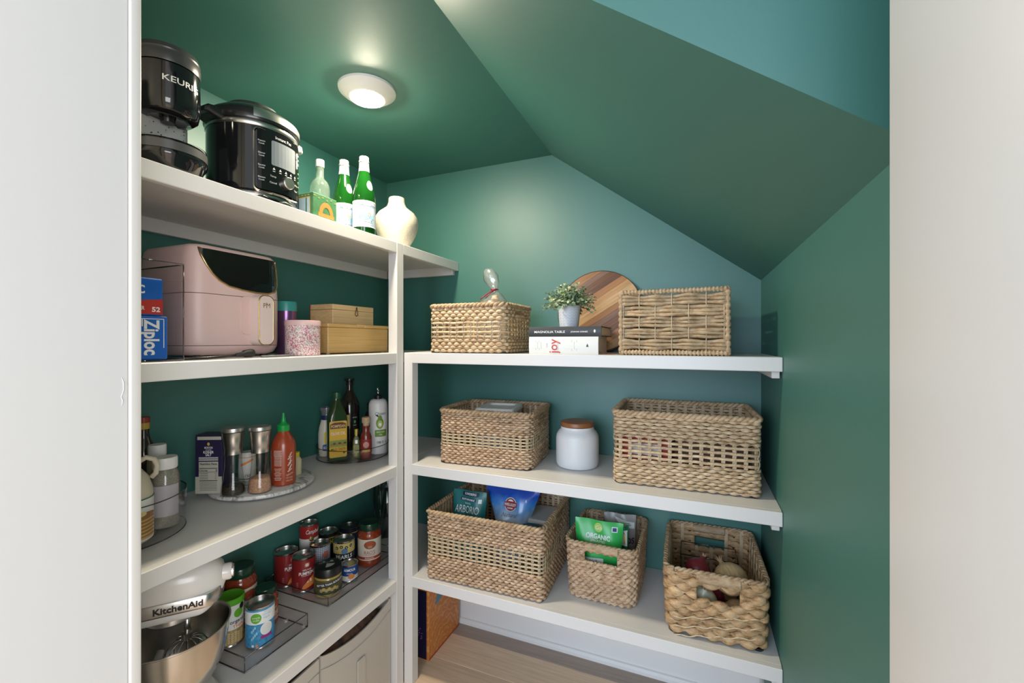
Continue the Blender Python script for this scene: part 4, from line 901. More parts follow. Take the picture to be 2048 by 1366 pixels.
t = can('cracker_tub', 'tall organic snack tub with bright green lid', 'tub', -1.196, 0.815, 0.0325, 0.122, [(0.006, 0.046, 0), (0.046, 0.117, 1)],
    [('e', 0.012, 0.088, 0.012, 0.012, 2), ('e', 0.022, 0.103, 0.0075, 0.009, 3), ('t', 'organic', 0.010, 0.068, 0.010, 3, {'width': 0.040, 'bold': 0.01}), ('t', 'THIN', 0.012, 0.054, 0.009, 4, {'bold': 0.02, 'width': 0.030})] + [('e', -0.02 + 0.008 * (k % 6), 0.012 + 0.006 * (k // 6) + 0.002 * (k % 2), 0.0035, 0.0028, 5) for k in range(30)],
    [PM('biscuit_print', (0.40, 0.27, 0.10), 0.45, var=0.3, scale=140), PAPERW, PM('apple_green_print', (0.13, 0.42, 0.03), 0.45), INKK, OR, PM('pale_biscuit', (0.62, 0.47, 0.24), 0.45)], ext=0.25)
mb = MB(); mb.lathe([(0.0335, 0.112), (0.0342, 0.114), (0.0342, 0.127), (0.032, 0.129), (0.030, 0.1275), (0, 0.1275)], 40); obj('lid', mb, PM('bright_green_lid', (0.10, 0.42, 0.02), 0.35), t)
JARR = PM('tomato_sauce', (0.28, 0.045, 0.016), 0.12, var=0.25, scale=90, coat=0.5)
LIDG = PM('bottle_green_lid', (0.010, 0.045, 0.025), 0.22)
def sauce_jar(label, x, y, r, h, ext, group='red pasta sauce jars', z=ZT4):
    t = thing('sauce_jar', label, 'jar', (x, y, z), facing(x, y, ext), group)
    k = h / 0.155
    mb = MB(); mb.lathe([(0, 0.002), (r - 0.004, 0), (r, 0.006), (r, 0.022 * k), (r - 0.001, 0.025 * k), (r - 0.001, 0.104 * k), (r, 0.107 * k), (r, 0.114 * k), (r * 0.93, 0.122 * k), (r * 0.80, 0.129 * k), (r * 0.79, 0.133 * k)], 40); obj('glass', mb, JARR, t)
    mb = MB(); mb.lathe([(r * 0.84, 0.130 * k), (r * 0.86, 0.132 * k), (r * 0.86, h - 0.004), (r * 0.82, h), (r * 0.72, h - 0.001), (0, h - 0.001)], 40); obj('lid', mb, LIDG, t)
    mb = MB(); mb.lathe([(r, 0.026 * k), (r, 0.103 * k)], 44, 0, a0=-1.75, a1=1.75)
    prints(mb, cylmap(r, 0.0006), [('e', 0.002, 0.083 * k, 0.022, 0.015, 1), ('r', 0, 0.035 * k, 2.6 * r, 0.009, 2), ('t', "RAO'S", 0, 0.056 * k, 0.013 * k, 2, {'width': 0.040}), ('t', 'HOMEMADE', 0, 0.0465 * k, 0.004, 2, {'width': 0.036})], 0.006)
    prints(mb, cylmap(r, 0.0011), [('e', 0.002, 0.086 * k, 0.018, 0.008, 3), ('r', 0.002, 0.076 * k, 0.014, 0.008, 4), ('t', 'MARINARA', 0, 0.035 * k, 0.005, 0, {'width': 0.032, 'bold': 0.02})], 0.006)
    obj('label', mb, [PM('ivory_label', (0.68, 0.63, 0.52), 0.45), PM('copper_pot_print', (0.26, 0.10, 0.05), 0.45), PM('brick_red_print', (0.42, 0.05, 0.03), 0.45), PM('sauce_print', (0.42, 0.07, 0.025), 0.45), PM('pale_copper_print', (0.52, 0.24, 0.12), 0.45)], t)
sauce_jar('biggest red sauce jar with dark lid at the back of the tray', -1.253, 0.884, 0.043, 0.168, 0.55)
sauce_jar('smaller red sauce jar behind the blue coconut milk can', -1.172, 0.904, 0.0335, 0.112, 0.75)
# clear tray 2
open_bin('clear_tray', 'long clear acrylic tray packed with tins near the post', (-1.18, 1.22, S4), -0.172, 0.111, -0.177, 0.18, 0.030)
PUMP = PM('pumpkin_can_red', (0.26, 0.018, 0.020), 0.35, coat=0.2)
def pumpkin(label, x, y, ext):
    can('pumpkin_can', label, 'can', x, y, 0.0375, 0.113, [(0.006, 0.107, 0)],
        [('p', [(-0.010, 0.008), (0.040, 0.020), (0.040, 0.056), (0.014, 0.040), (-0.004, 0.022)], 2), ('p', [(0.006, 0.030), (0.020, 0.044), (0.024, 0.032)], 3), ('rr', 0.008, 0.090, 0.016, 0.016, 4, 0.003), ('t', '100% PURE', 0.008, 0.074, 0.0055, 1, {'width': 0.028, 'bold': 0.01}), ('t', 'PUMPKIN', 0.006, 0.063, 0.0105, 1, {'width': 0.047, 'bold': 0.025}), ('r', 0.006, 0.0545, 0.03, 0.001, 1)] + [('r', -0.022, 0.015 + 0.006 * k, 0.006, 0.0035, 5) for k in range(4)],
        [PUMP, INKW, OR, PAPERW, PM('coral_print', (0.52, 0.12, 0.08), 0.45), PM('rose_print', (0.46, 0.16, 0.14), 0.45)], 'red pumpkin cans', ext=ext, items2=[('e', 0.008, 0.090, 0.0055, 0.005, 1), ('r', 0.008, 0.090, 0.010, 0.001, 0)])
pumpkin('red pumpkin can at the back left of the long tray', -1.308, 1.088, 0.35)
pumpkin('red pumpkin can in front with its label in full view', -1.228, 1.091, 0.05)
SOUPR = PM('soup_red', (0.36, 0.025, 0.022), 0.35)
can('tuna_can', 'low plain tin under the soup can', 'can', -1.316, 1.192, 0.033, 0.066, [(0.006, 0.060, 0)], [], [PM('grey_blue_label', (0.2, 0.25, 0.32), 0.45)])
can('soup_can', 'red and white soup can raised above the other tins', 'can', -1.316, 1.192, 0.033, 0.102, [(0.006, 0.052, 1), (0.052, 0.097, 0)],
    [('t', "Campbell's", 0.014, 0.078, 0.015, 1, {'width': 0.058, 'shear': 0.35, 'bold': 0.01}), ('e', 0.006, 0.052, 0.009, 0.009, 2), ('t', 'Chicken', 0.014, 0.038, 0.007, 3, {}), ('t', 'Noodle', 0.014, 0.029, 0.007, 3, {}), ('t', 'SOUP', 0.014, 0.017, 0.009, 4, {'bold': 0.02})], [SOUPR, PAPERW, GOLD, SOUPR, INKK], z=ZT4 + 0.0664, ext=0.1)
can('bean_can', 'dark bean can with yellow lettering beside the soup can', 'can', -1.296, 1.264, 0.0355, 0.113, [(0.006, 0.107, 0)], [('t', "BUSH'S", 0.006, 0.082, 0.016, 1, {'width': 0.046, 'bold': 0.03}), ('r', 0, 0.096, 0.2, 0.003, 1)], [PM('near_black_label', (0.012, 0.016, 0.022), 0.4), PM('bright_yellow_print', (0.66, 0.48, 0.02), 0.45)], ext=-0.05)
can('dark_can', 'dark navy can at the back behind the olives', 'can', -1.245, 1.321, 0.0365, 0.118, [(0.006, 0.112, 0)], [('r', 0, 0.1, 0.2, 0.003, 1)], [PM('dark_navy_label', (0.012, 0.018, 0.045), 0.4), MUST], top=PM('dark_tin', (0.2, 0.2, 0.2), 0.3, 1.0))
can('olive_can', 'yellow and navy olive can with white lettering', 'can', -1.190, 1.236, 0.0375, 0.113, [(0.006, 0.071, 0), (0.071, 0.107, 1)],
    [('t', 'PEARLS', 0.0, 0.060, 0.014, 3, {'width': 0.060, 'bold': 0.03}), ('e', 0.002, 0.080, 0.011, 0.010, 4)] + [('e', -0.026 + 0.017 * k, 0.092 + 0.004 * (k % 2), 0.0055, 0.0055, 2) for k in range(4)], [PM('deep_navy_label', (0.01, 0.014, 0.03), 0.4), PM('straw_yellow_label', (0.62, 0.50, 0.17), 0.45), INKK, INKW, PM('blue_badge_print', (0.10, 0.22, 0.40), 0.45)],
    items2=[('e', -0.026 + 0.017 * k, 0.092 + 0.004 * (k % 2), 0.002, 0.002, 3) for k in range(4)])
GING = PM('gingham_label', (0.6, 0.6, 0.62), 0.45)
nt = GING.node_tree; N = nt.nodes; L = nt.links
uvn = N.new('ShaderNodeTexCoord'); ck = []
sp = N.new('ShaderNodeSeparateXYZ'); L.new(uvn.outputs['Object'], sp.inputs[0])
at = N.new('ShaderNodeMath'); at.operation = 'ARCTAN2'; L.new(sp.outputs[1], at.inputs[0]); L.new(sp.outputs[0], at.inputs[1])
def stripes(src, f):
    m1 = N.new('ShaderNodeMath'); m1.operation = 'MULTIPLY'; m1.inputs[1].default_value = f; L.new(src, m1.inputs[0])
    m2 = N.new('ShaderNodeMath'); m2.operation = 'SINE'; L.new(m1.outputs[0], m2.inputs[0])
    m3 = N.new('ShaderNodeMath'); m3.operation = 'GREATER_THAN'; m3.inputs[1].default_value = 0; L.new(m2.outputs[0], m3.inputs[0]); return m3.outputs[0]
ad = N.new('ShaderNodeMath'); ad.operation = 'ADD'; L.new(stripes(at.outputs[0], 36), ad.inputs[0]); L.new(stripes(sp.outputs[2], 1000), ad.inputs[1])
hf = N.new('ShaderNodeMath'); hf.operation = 'MULTIPLY'; hf.inputs[1].default_value = 0.5; L.new(ad.outputs[0], hf.inputs[0])
rp = N.new('ShaderNodeValToRGB'); L.new(hf.outputs[0], rp.inputs[0]); rp.color_ramp.elements[0].color = (0.70, 0.70, 0.70, 1); rp.color_ramp.elements[1].color = (0.06, 0.12, 0.30, 1)
L.new(rp.outputs[0], N['Principled BSDF'].inputs['Base Color'])
can('gingham_can', 'can with blue gingham label between pumpkin and olives', 'can', -1.246, 1.178, 0.0345, 0.112, [(0.006, 0.106, 0)], [('e', 0.020, 0.078, 0.012, 0.012, 1)], [GING, PM('coral_badge', (0.55, 0.16, 0.12), 0.45)])
# bouillon jar
t = thing('bouillon_jar', 'squat jar of bouillon paste with wide black lid', 'jar', (-1.131, 1.103, ZT4), facing(-1.131, 1.103, 0.05))
mb = MB(); mb.lathe([(0, 0.001), (0.038, 0), (0.042, 0.004), (0.043, 0.010), (0.043, 0.058), (0.040, 0.063), (0.038, 0.066)], 40); obj('glass', mb, PM('bouillon_gold', (0.50, 0.34, 0.08), 0.15, coat=0.4), t)
mb = MB(); mb.lathe([(0.042, 0.064), (0.0440, 0.066), (0.0440, 0.088), (0.042, 0.0915), (0.038, 0.092), (0, 0.092)], 44); ld = obj('lid', mb, BLACKP, t)
mb = MB(); prints(mb, topmap(0.092), [('p', ell(-0.004, -0.004, 0.026, 0.026, 16, -0.2, 1.3) + [(-0.004, -0.004)], 0), ('t', 'BOUILLON', -0.012, -0.004, 0.006, 0, {'rot': -pi / 2, 'width': 0.046}), ('e', -0.018, 0.012, 0.005, 0.005, 0), ('e', -0.020, -0.012, 0.004, 0.004, 0)]); obj('lid_print', mb, PM('silver_grey_print', (0.5, 0.5, 0.48), 0.45), ld)
mb = MB(); mb.lathe([(0.0434, 0.012), (0.0434, 0.058)], 48, 0)
prints(mb, cylmap(0.0434, 0.0006), [('p', [(-0.044, 0.033), (0.060, 0.046), (0.060, 0.058), (-0.044, 0.046)], 1), ('r', 0, 0.0145, 0.26, 0.0045, 4)] + [('e', -0.024 + 0.0085 * k, 0.026 + 0.004 * (k % 2), 0.0055, 0.0055, 2 + k % 2) for k in range(7)], 0.006)
prints(mb, cylmap(0.0434, 0.0011), [('t', 'BETTER THAN BOUILLON', 0.006, 0.0465, 0.007, 5, {'width': 0.092, 'rot': 0.12, 'bold': 0.02})], 0.006)
obj('label', mb, [PM('olive_drab_label', (0.10, 0.09, 0.03), 0.4), INKK, PM('mushroom_print', (0.42, 0.34, 0.22), 0.45), PM('broth_gold_print', (0.58, 0.40, 0.10), 0.45), PM('forest_print', (0.02, 0.07, 0.03), 0.45), INKW], t)
can('sausage_can', 'small blue can with ring-pull lid in front of the olives', 'can', -1.122, 1.192, 0.0285, 0.058, [(0.005, 0.022, 2), (0.022, 0.053, 0)], [('t', 'ARMOUR', 0, 0.043, 0.009, 1, {'width': 0.040, 'bold': 0.02}), ('e', 0.006, 0.020, 0.012, 0.008, 3), ('t', 'Vienna', 0, 0.031, 0.005, 1, {})], [PM('ocean_blue_label', (0.015, 0.07, 0.26), 0.4), INKW, PAPERW, OR])
sauce_jar('red sauce jar with ivory label standing alone by the post', -1.136, 1.310, 0.0425, 0.155, 0.0)
# cut glass vase behind
t = thing('cut_glass_vase', 'tall cut glass vase in the dark corner behind the post', 'vase', (-1.250, 1.532, S4), 0)
mb = MB(); n = 32
secs = []
for i, (r, z) in enumerate(((0.045, 0.0), (0.047, 0.006), (0.038, 0.03), (0.036, 0.07), (0.040, 0.12), (0.047, 0.17), (0.053, 0.22), (0.058, 0.26), (0.059, 0.272))):
    secs.append([(r * (1 + (0.05 if (k + i) % 2 else -0.03)) * cos(2 * pi * k / n), r * (1 + (0.05 if (k + i) % 2 else -0.03)) * sin(2 * pi * k / n), z) for k in range(n)])
mb.loft(secs, caps=False, smooth=False); mb.add(list(secs[0]), [tuple(range(n))], 0)
obj('body', mb, CLEAR('cut_crystal', (0.72, 0.76, 0.76), 0.16, 0.05), t)

# fabric bins on the floor under the lowest shelf
FAB = PM('oatmeal_canvas', (0.54, 0.50, 0.44), 0.85, var=0.05, scale=700, bump=0.12, bscale=700)
def fabric_bin(label, y0, y1, sag, group):
    yc = (y0 + y1) / 2
    t = thing('fabric_bin', label, 'bin', (-1.17, yc, 0.0), 0, group)
    hw = (y1 - y0) / 2; hx = 0.182; h = 0.325
    def top(y): return h - sag * max(0, 1 - (y / hw) ** 2)
    mb = MB(); n = 16
    # front panel with a sagging rim, made of a grid with slight belly
    g = []
    for j in range(9):
        for i in range(n + 1):
            y = -hw + 2 * hw * i / n; v = j / 8
            z = 0.004 + v * (top(y) - 0.004)
            bel = 0.007 * sin(pi * v) * (1 - (y / hw) ** 2)
            g.append((hx + bel, y, z))
    fs = [(j * (n + 1) + i, j * (n + 1) + i + 1, (j + 1) * (n + 1) + i + 1, (j + 1) * (n + 1) + i) for j in range(8) for i in range(n)]
    mb.add(g, fs, 0, True); mb.add([(x - 0.004, y, z) for x, y, z in g], [f[::-1] for f in fs], 0, True)
    obj('front_panel', mb, FAB, t)
    for sg in (-1, 1):
        mb = MB(); mb.box(-hx, hx + 0.0005, sg * hw - (0.004 if sg > 0 else 0), sg * hw + (0.004 if sg < 0 else 0), 0.004, h); obj('side_panel', mb, FAB, t)
    mb = MB(); mb.box(-hx, -hx + 0.004, -hw, hw, 0.004, h); mb.box(-hx, hx, -hw, hw, 0.0, 0.004); obj('back_panel', mb, FAB, t)
    mb = MB()
    mb.tube([(hx + 0.002 + 0.007 * sin(pi * 0.88) * (1 - (y / hw) ** 2), y, 0.004 + 0.88 * (top(y) - 0.004)) for y in [-hw + 2 * hw * i / 20 for i in range(21)]], 0.0012, 6)
    obj('hem', mb, FAB, t)
    mb = MB(); mb.loft([[(hx + 0.009, y, z) for y, z in rrect(0.0, 0.11, 0.035, 0.22, 0.004)], [(hx + 0.0115, y, z) for y, z in rrect(0.0, 0.11, 0.033, 0.216, 0.004)]], smooth=False)
    obj('strap', mb, FAB, t)
    return t
fabric_bin('oatmeal canvas bin on the floor beside the white post', 0.937, 1.245, 0.030, 'canvas bins under the lowest shelf')
fabric_bin('oatmeal canvas bin on the floor nearer the doorway', 0.622, 0.930, 0.006, 'canvas bins under the lowest shelf')
t = thing('folded_blanket', 'dark patterned blanket peeking over the rim of the canvas bin', 'blanket', (-1.16, 1.09, 0.0045), 0)
mb = MB(); mb.cbox(-0.165, 0.160, -0.135, 0.135, 0, 0.30, 0.03, seg=4); obj('bundle', mb, PM('dark_patterned_cloth', (0.035, 0.028, 0.022), 0.9, var=0.8, scale=45, col2=(0.16, 0.08, 0.05)), t)

# orange and navy box on the floor under the rear shelves
t = thing('gift_box', 'orange and navy patterned box standing on the floor under the rear shelves', 'box', (-1.055, 1.53, 0.0), 0)
OBX = PM('orange_swirl_card', (0.60, 0.17, 0.035), 0.45)
nt = OBX.node_tree; N = nt.nodes; L = nt.links
tc = N.new('ShaderNodeTexCoord'); wv = N.new('ShaderNodeTexWave'); wv.wave_type = 'RINGS'; wv.inputs['Scale'].default_value = 14; wv.inputs['Distortion'].default_value = 9; wv.inputs['Detail Scale'].default_value = 2.5
L.new(tc.outputs['Object'], wv.inputs['Vector']); rp = N.new('ShaderNodeValToRGB'); L.new(wv.outputs[0], rp.inputs[0])
rp.color_ramp.elements[0].position = 0.55; rp.color_ramp.elements[0].color = (0.58, 0.185, 0.04, 1); rp.color_ramp.elements[1].position = 0.95; rp.color_ramp.elements[1].color = (0.68, 0.30, 0.08, 1)
L.new(rp.outputs[0], N['Principled BSDF'].inputs['Base Color'])
mb = MB(); mb.cbox(-0.115, 0.115, -0.115, 0.115, 0, 0.285, 0.0015); obj('carton', mb, OBX, t)
mb = MB(); prints(mb, sidemap(-0.115), [('r', -0.003, 0.135, 0.216, 0.262, 0)])
prints(mb, sidemap(-0.115, 0.001), [('e', 0.07 + 0.014 * cos(k * 1.1) , 0.10 + 0.022 * sin(k * 0.9), 0.004, 0.002, 1) for k in range(12)])
prints(mb, frontmap(0.115), [('p', [(-0.052, 0.246), (-0.060, 0.216), (-0.072, 0.200), (-0.062, 0.188), (-0.040, 0.194), (-0.018, 0.205), (0.02, 0.212), (0.045, 0.222), (0.06, 0.246)], 2), ('r', 0, 0.004, 0.228, 0.008, 3)])
obj('carton_print', mb, [PM('midnight_card', (0.012, 0.012, 0.05), 0.45), PM('violet_print', (0.30, 0.10, 0.36), 0.45), PM('dusty_blue_print', (0.09, 0.25, 0.36), 0.5), PM('rust_print', (0.42, 0.07, 0.02), 0.5)], t)

# ================================================================== BASKETS
def WEAVE(name, c):
    if name in MATS: return MATS[name]
    m = PM(name, c[1], 0.62, bump=0.35, bscale=260, stretch=(1, 1, 2.2))
    nt = m.node_tree; N = nt.nodes; L = nt.links; b = N['Principled BSDF']
    tc = N.new('ShaderNodeTexCoord'); mp = N.new('ShaderNodeMapping'); mp.inputs['Scale'].default_value = (1, 1, 2.6); L.new(tc.outputs['Object'], mp.inputs[0])
    n1 = N.new('ShaderNodeTexNoise'); n1.inputs['Scale'].default_value = 42; n1.inputs['Detail'].default_value = 5; n1.inputs['Roughness'].default_value = 0.65; L.new(mp.outputs[0], n1.inputs['Vector'])
    rp = N.new('ShaderNodeValToRGB'); L.new(n1.outputs[0], rp.inputs[0]); e = rp.color_ramp.elements
    e[0].position = 0.28; e[0].color = (*c[0], 1); e[1].position = 0.46; e[1].color = (*c[1], 1)
    q = e.new(0.58); q.color = (*c[2], 1); q = e.new(0.72); q.color = (*c[3], 1)
    oi = N.new('ShaderNodeObjectInfo'); mr = N.new('ShaderNodeMapRange'); L.new(oi.outputs['Random'], mr.inputs[0]); mr.inputs[3].default_value = 0.86; mr.inputs[4].default_value = 1.16
    hs = N.new('ShaderNodeHueSaturation'); L.new(rp.outputs[0], hs.inputs['Color']); L.new(mr.outputs[0], hs.inputs['Value'])
    L.new(hs.outputs[0], b.inputs['Base Color'])
    return m
W_LIGHT = WEAVE('pale_seagrass', ((0.27, 0.155, 0.075), (0.54, 0.375, 0.22), (0.65, 0.485, 0.31), (0.73, 0.60, 0.44)))
W_MID = WEAVE('tan_seagrass', ((0.22, 0.12, 0.06), (0.50, 0.325, 0.195), (0.61, 0.435, 0.285), (0.71, 0.57, 0.43)))
W_WARM = WEAVE('golden_water_hyacinth', ((0.26, 0.13, 0.05), (0.49, 0.30, 0.145), (0.59, 0.395, 0.21), (0.67, 0.50, 0.32)))
W_ROPE = WEAVE('rope_rim', ((0.24, 0.14, 0.07), (0.46, 0.31, 0.175), (0.54, 0.39, 0.24), (0.60, 0.47, 0.31)))
W_THREAD = PM('pale_thread', (0.62, 0.50, 0.34), 0.6)
W_STAKE = PM('stake_rush', (0.56, 0.43, 0.27), 0.6, var=0.15, scale=60)
FOOT = PM('dark_metal_foot', (0.02, 0.013, 0.01), 0.4)
class Peri:
    """rounded rectangle outline walked by arc length; front edge (y = -d/2) first, left to right"""
    def __init__(s, w, d, r):
        s.w, s.d, s.r = w, d, r; s.a, s.b = w - 2 * r, d - 2 * r; s.q = pi * r / 2
        s.L = 2 * s.a + 2 * s.b + 4 * s.q
        s.start = {'front': 0, 'right': s.a + s.q, 'back': s.a + s.b + 2 * s.q, 'left': 2 * s.a + s.b + 3 * s.q}
        s.len = {'front': s.a, 'right': s.b, 'back': s.a, 'left': s.b}
    def at(s, t):
        t %= s.L; w, d, r = s.w / 2, s.d / 2, s.r
        if t < s.a: return (-w + r + t, -d, 0, -1)
        t -= s.a
        if t < s.q: a = -pi / 2 + t / r; return (w - r + r * cos(a), -d + r + r * sin(a), cos(a), sin(a))
        t -= s.q
        if t < s.b: return (w, -d + r + t, 1, 0)
        t -= s.b
        if t < s.q: a = t / r; return (w - r + r * cos(a), d - r + r * sin(a), cos(a), sin(a))
        t -= s.q
        if t < s.a: return (w - r - t, d, 0, 1)
        t -= s.a
        if t < s.q: a = pi / 2 + t / r; return (-w + r + r * cos(a), d - r + r * sin(a), cos(a), sin(a))
        t -= s.q
        if t < s.b: return (-w, d - r - t, -1, 0)
        t -= s.b
        a = pi + t / r; return (-w + r + r * cos(a), -d + r + r * sin(a), cos(a), sin(a))
def ring_tube(mb, runs, n=6, closed=True, mat=0):
    """runs: lists of (x, y, nx, ny, z, off, rt, rh); cross-section stands in the plane of wall normal and z"""
    for run in runs:
        vs = []
        for (x, y, nx, ny, z, off, rt, rh) in run:
            for k in range(n):
                a = 2 * pi * k / n + pi / n
                o = off + rt * cos(a)
                vs.append((x + nx * o, y + ny * o, z + rh * sin(a)))
        m = len(run); cl = closed and len(runs) == 1
        fs = [(i * n + k, ((i + 1) % m) * n + k, ((i + 1) % m) * n + (k + 1) % n, i * n + (k + 1) % n) for i in range(m if cl else m - 1) for k in range(n)]
        if not cl: fs += [tuple(range(n)), tuple((m - 1) * n + k for k in range(n - 1, -1, -1))]
        mb.add(vs, fs, mat, True)
def hole_filter(P, pts, z, holes):
    """pts: list of (s, tuple). Cuts the closed row where a hand-hole lies; returns runs"""
    act = [h for h in holes if h[2] - 0.001 < z < h[3] + 0.001]
    if not act: return [[p for _, p in pts]]
    keep = [not any(h[0] <= s <= h[1] for h in act) for s, _ in pts]
    m = len(pts); st = next(i for i in range(m) if not keep[i])
    runs = []; cur = []
    for j in range(m + 1):
        i = (st + j) % m
        if keep[i] and j < m: cur.append(pts[i][1])
        elif cur:
            runs.append(cur); cur = []
    return [r for r in runs if len(r) > 1]
def basket(label, x, y, z, rotz, w, d, h, rows, pitch, rc=0.028, flare=0.0, holes=(), mat=W_MID, rope=True, thick=0.006, feet=True, lash=True, seed=1, slant=0.16, fill=1.0, grp='woven baskets on the rear shelves', rim_r=0.0084, rim_pitch=0.030, threads=0, base_z=0.003):
    rnd = random.Random(seed)
    t = thing('woven_basket', label, 'basket', (x, y, z), rotz, grp)
    P0 = Peri(w, d, rc)
    N = int(round(P0.L / pitch / 2)) * 2
    def PE(zz):
        k = 1 + flare * (zz / h - 0.0)
        return Peri(w * k, d * (1 + flare * 0.6 * zz / h), rc)
    # holes: (side, centre, width, z0, z1) -> arc ranges
    H = []
    for (side, c, ww, z0, z1) in holes:
        s0 = P0.start[side] + P0.len[side] / 2 + c
        H.append(((s0 - ww / 2) / P0.L, (s0 + ww / 2) / P0.L, z0, z1))
    zz = base_z
    zrows = []
    for (kind, rh) in rows:
        zrows.append((kind, zz + rh / 2, rh)); zz += rh
    sc = (h - rim_r * 1.6 - base_z) / (zz - base_z)
    zrows = [(k, base_z + (a - base_z) * sc, r * sc) for k, a, r in zrows]
    odd = 0
    for (kind, zc, rh) in zrows:
        P = PE(zc); mb = MB(); pts = []
        if kind == 't':
            K = 6; odd ^= 1
            jit = [rnd.uniform(0.82, 1.15) for _ in range(N)]
            tl = [slant * rnd.uniform(-0.6, 1.9) for _ in range(N)]
            for i in range(N):
                for q in range(K):
                    f = q / K
                    s = (i + f + (0.5 if odd else 0)) / N
                    bl = sin(pi * f) ** 0.8
                    px, py, nx, ny = P.at(s * P.L)
                    pts.append((s % 1.0, (px, py, nx, ny, zc + (f - 0.5) * rh * tl[i] * (1 if True else -1), thick * (0.05 + 0.75 * bl) * jit[i], thick * (0.42 + 0.38 * bl), rh * (0.24 + 0.36 * bl * jit[i]) * fill)))
            pts.sort(key=lambda a: a[0])
            ring_tube(mb, hole_filter(P, pts, zc, H), 6)
            obj('weave_row', mb, mat, t)
        elif kind == 'o':
            M = N * 2
            ph = rnd.uniform(0, 6)
            for i in range(M):
                s = i / M; px, py, nx, ny = P.at(s * P.L)
                wob = 0.0007 * sin(s * 60 + ph) + 0.0005 * sin(s * 143 + ph * 2)
                pts.append((s, (px, py, nx, ny, zc + wob, thick * 0.55, thick * 0.62, rh * 0.27)))
            ring_tube(mb, hole_filter(P, pts, zc, H), 8)
            obj('weave_rod', mb, W_STAKE if mat is not W_LIGHT else mat, t)
        elif kind == 'g':
            pass
    # stakes
    mb = MB()
    for i in range(N):
        s = (i + 0.02) / N
        cuts = sorted([(hz0, hz1) for (a, b, hz0, hz1) in H if a <= s <= b])
        segs = []; lo = base_z
        for c0, c1 in cuts: segs.append((lo, c0)); lo = c1
        segs.append((lo, h - rim_r))
        for (za, zb) in segs:
            if zb - za < 0.004: continue
            vs = []
            for zv in (za, zb):
                P = PE(zv); px, py, nx, ny = P.at(s * P.L); tx, ty = -ny, nx
                ww = min(pitch * 0.20, 0.0052)
                for (o, l) in ((-0.0028, -ww), (0.0004, -ww), (0.0004, ww), (-0.0028, ww)): vs.append((px + nx * o + tx * l, py + ny * o + ty * l, zv))
            mb.add(vs, [(0, 1, 5, 4), (1, 2, 6, 5), (2, 3, 7, 6), (3, 0, 4, 7), (0, 3, 2, 1), (4, 5, 6, 7)], 0)
    obj('stakes', mb, W_STAKE, t, kind='stuff')
    # lashing over the open rods
    ro = [(zc, rh) for k, zc, rh in zrows if k == 'o']
    if lash and ro:
        mb = MB()
        for i in range(N):
            for (zc, rh) in ro:
                if rnd.random() < 0.12: continue
                s = (i + 0.02) / N
                if any(a <= s <= b and z0 < zc < z1 for a, b, z0, z1 in H): continue
                P = PE(zc); px, py, nx, ny = P.at(s * P.L); tx, ty = -ny, nx
                sg = 1 if rnd.random() < 0.8 else -1
                pts = []
                for q in range(6):
                    f = q / 5; a = -1.2 + 2.4 * f
                    o = thick * 0.5 + (thick * 0.62 + 0.0010) * cos(a); l = sg * pitch * 0.34 * (f - 0.5) + rnd.uniform(-0.0006, 0.0006)
                    pts.append((px + nx * o + tx * l, py + ny * o + ty * l, zc + rh * 0.62 * sin(a)))
                mb.tube(pts, 0.0009, 4, caps=False)
        obj('lashing', mb, W_THREAD, t, kind='stuff')
    for k in range(threads):
        mb = MB(); zs = h * (0.10 + 0.80 * k / max(1, threads - 1)); pts = []
        M = 90
        P = PE(zs); s0 = P.start['right'] / P.L * 0
        # a light thread climbing across the front face
        for q in range(30):
            f = q / 29
            px, py, nx, ny = P.at(P.len['front'] * (f * 1.06 - 0.03) % P.L)
            zv = zs - 0.020 + 0.040 * f + 0.0025 * sin(f * 26 + k)
            pts.append((px + nx * (thick * 1.35 + 0.0006 * sin(f * 40)), py + ny * (thick * 1.35), zv))
        if any(hz0 - 0.03 < zs < hz1 + 0.02 for (_, _, hz0, hz1) in H): 
            continue
        mb.tube(pts, [0.0016 + 0.0005 * sin(q * 2.1) for q in range(30)], 5); obj('thread', mb, W_THREAD, t)
    # rim rope
    P = PE(h); tops = h - rim_r
    if rope:
        turns = int(P.L / rim_pitch); M = turns * 9
        for st in range(2):
            pts = []
            for i in range(M):
                s = i / M; px, py, nx, ny = P.at(s * P.L); a = 2 * pi * turns * s + st * pi
                o = thick * 0.55 + rim_r * 0.62 * cos(a); pts.append((px + nx * o, py + ny * o, tops + rim_r * 0.55 * sin(a)))
            mb = MB(); mb.tube(pts, rim_r * 0.66, 6, closed=True); obj('rim_strand', mb, W_ROPE, t)
    # wrapped handles over the hand-holes
    for (side, c, ww, z0, z1) in holes:
        P = PE(z1); s0 = P.start[side] + P.len[side] / 2 + c
        zc = (z1 + h) / 2; M = 48; pts = []; rads = []
        for i in range(M + 1):
            f = i / M; px, py, nx, ny = P.at(s0 - ww * 0.56 + ww * 1.12 * f)
            pts.append((px + nx * thick * 0.3, py + ny * thick * 0.3, zc)); rads.append((max(0.0055, (h - z1) * 0.46)) * (0.93 + 0.09 * (i % 2)))
        mb = MB(); mb.tube(pts, rads, 10); obj('handle', mb, W_ROPE, t)
    # floor
    mb = MB(); o = rrect(0, 0, w - 0.006, d - 0.006, rc, 5); mb.loft([sec(o, base_z), sec(o, base_z + 0.006)], smooth=False); obj('bottom', mb, mat, t)
    if feet:
        for sx in (-1, 1):
            for sy in (-1, 1):
                mb = MB(); fxx, fyy = sx * (w / 2 - 0.012), sy * (d / 2 - 0.012)
                mb.lathe([(0, 0), (0.013, 0), (0.0145, 0.002), (0.0145, 0.007), (0, 0.0085)], 16, cx=fxx, cy=fyy); obj('foot', mb, FOOT, t)
    return t
tw = lambda n, rh: [('t', rh)] * n
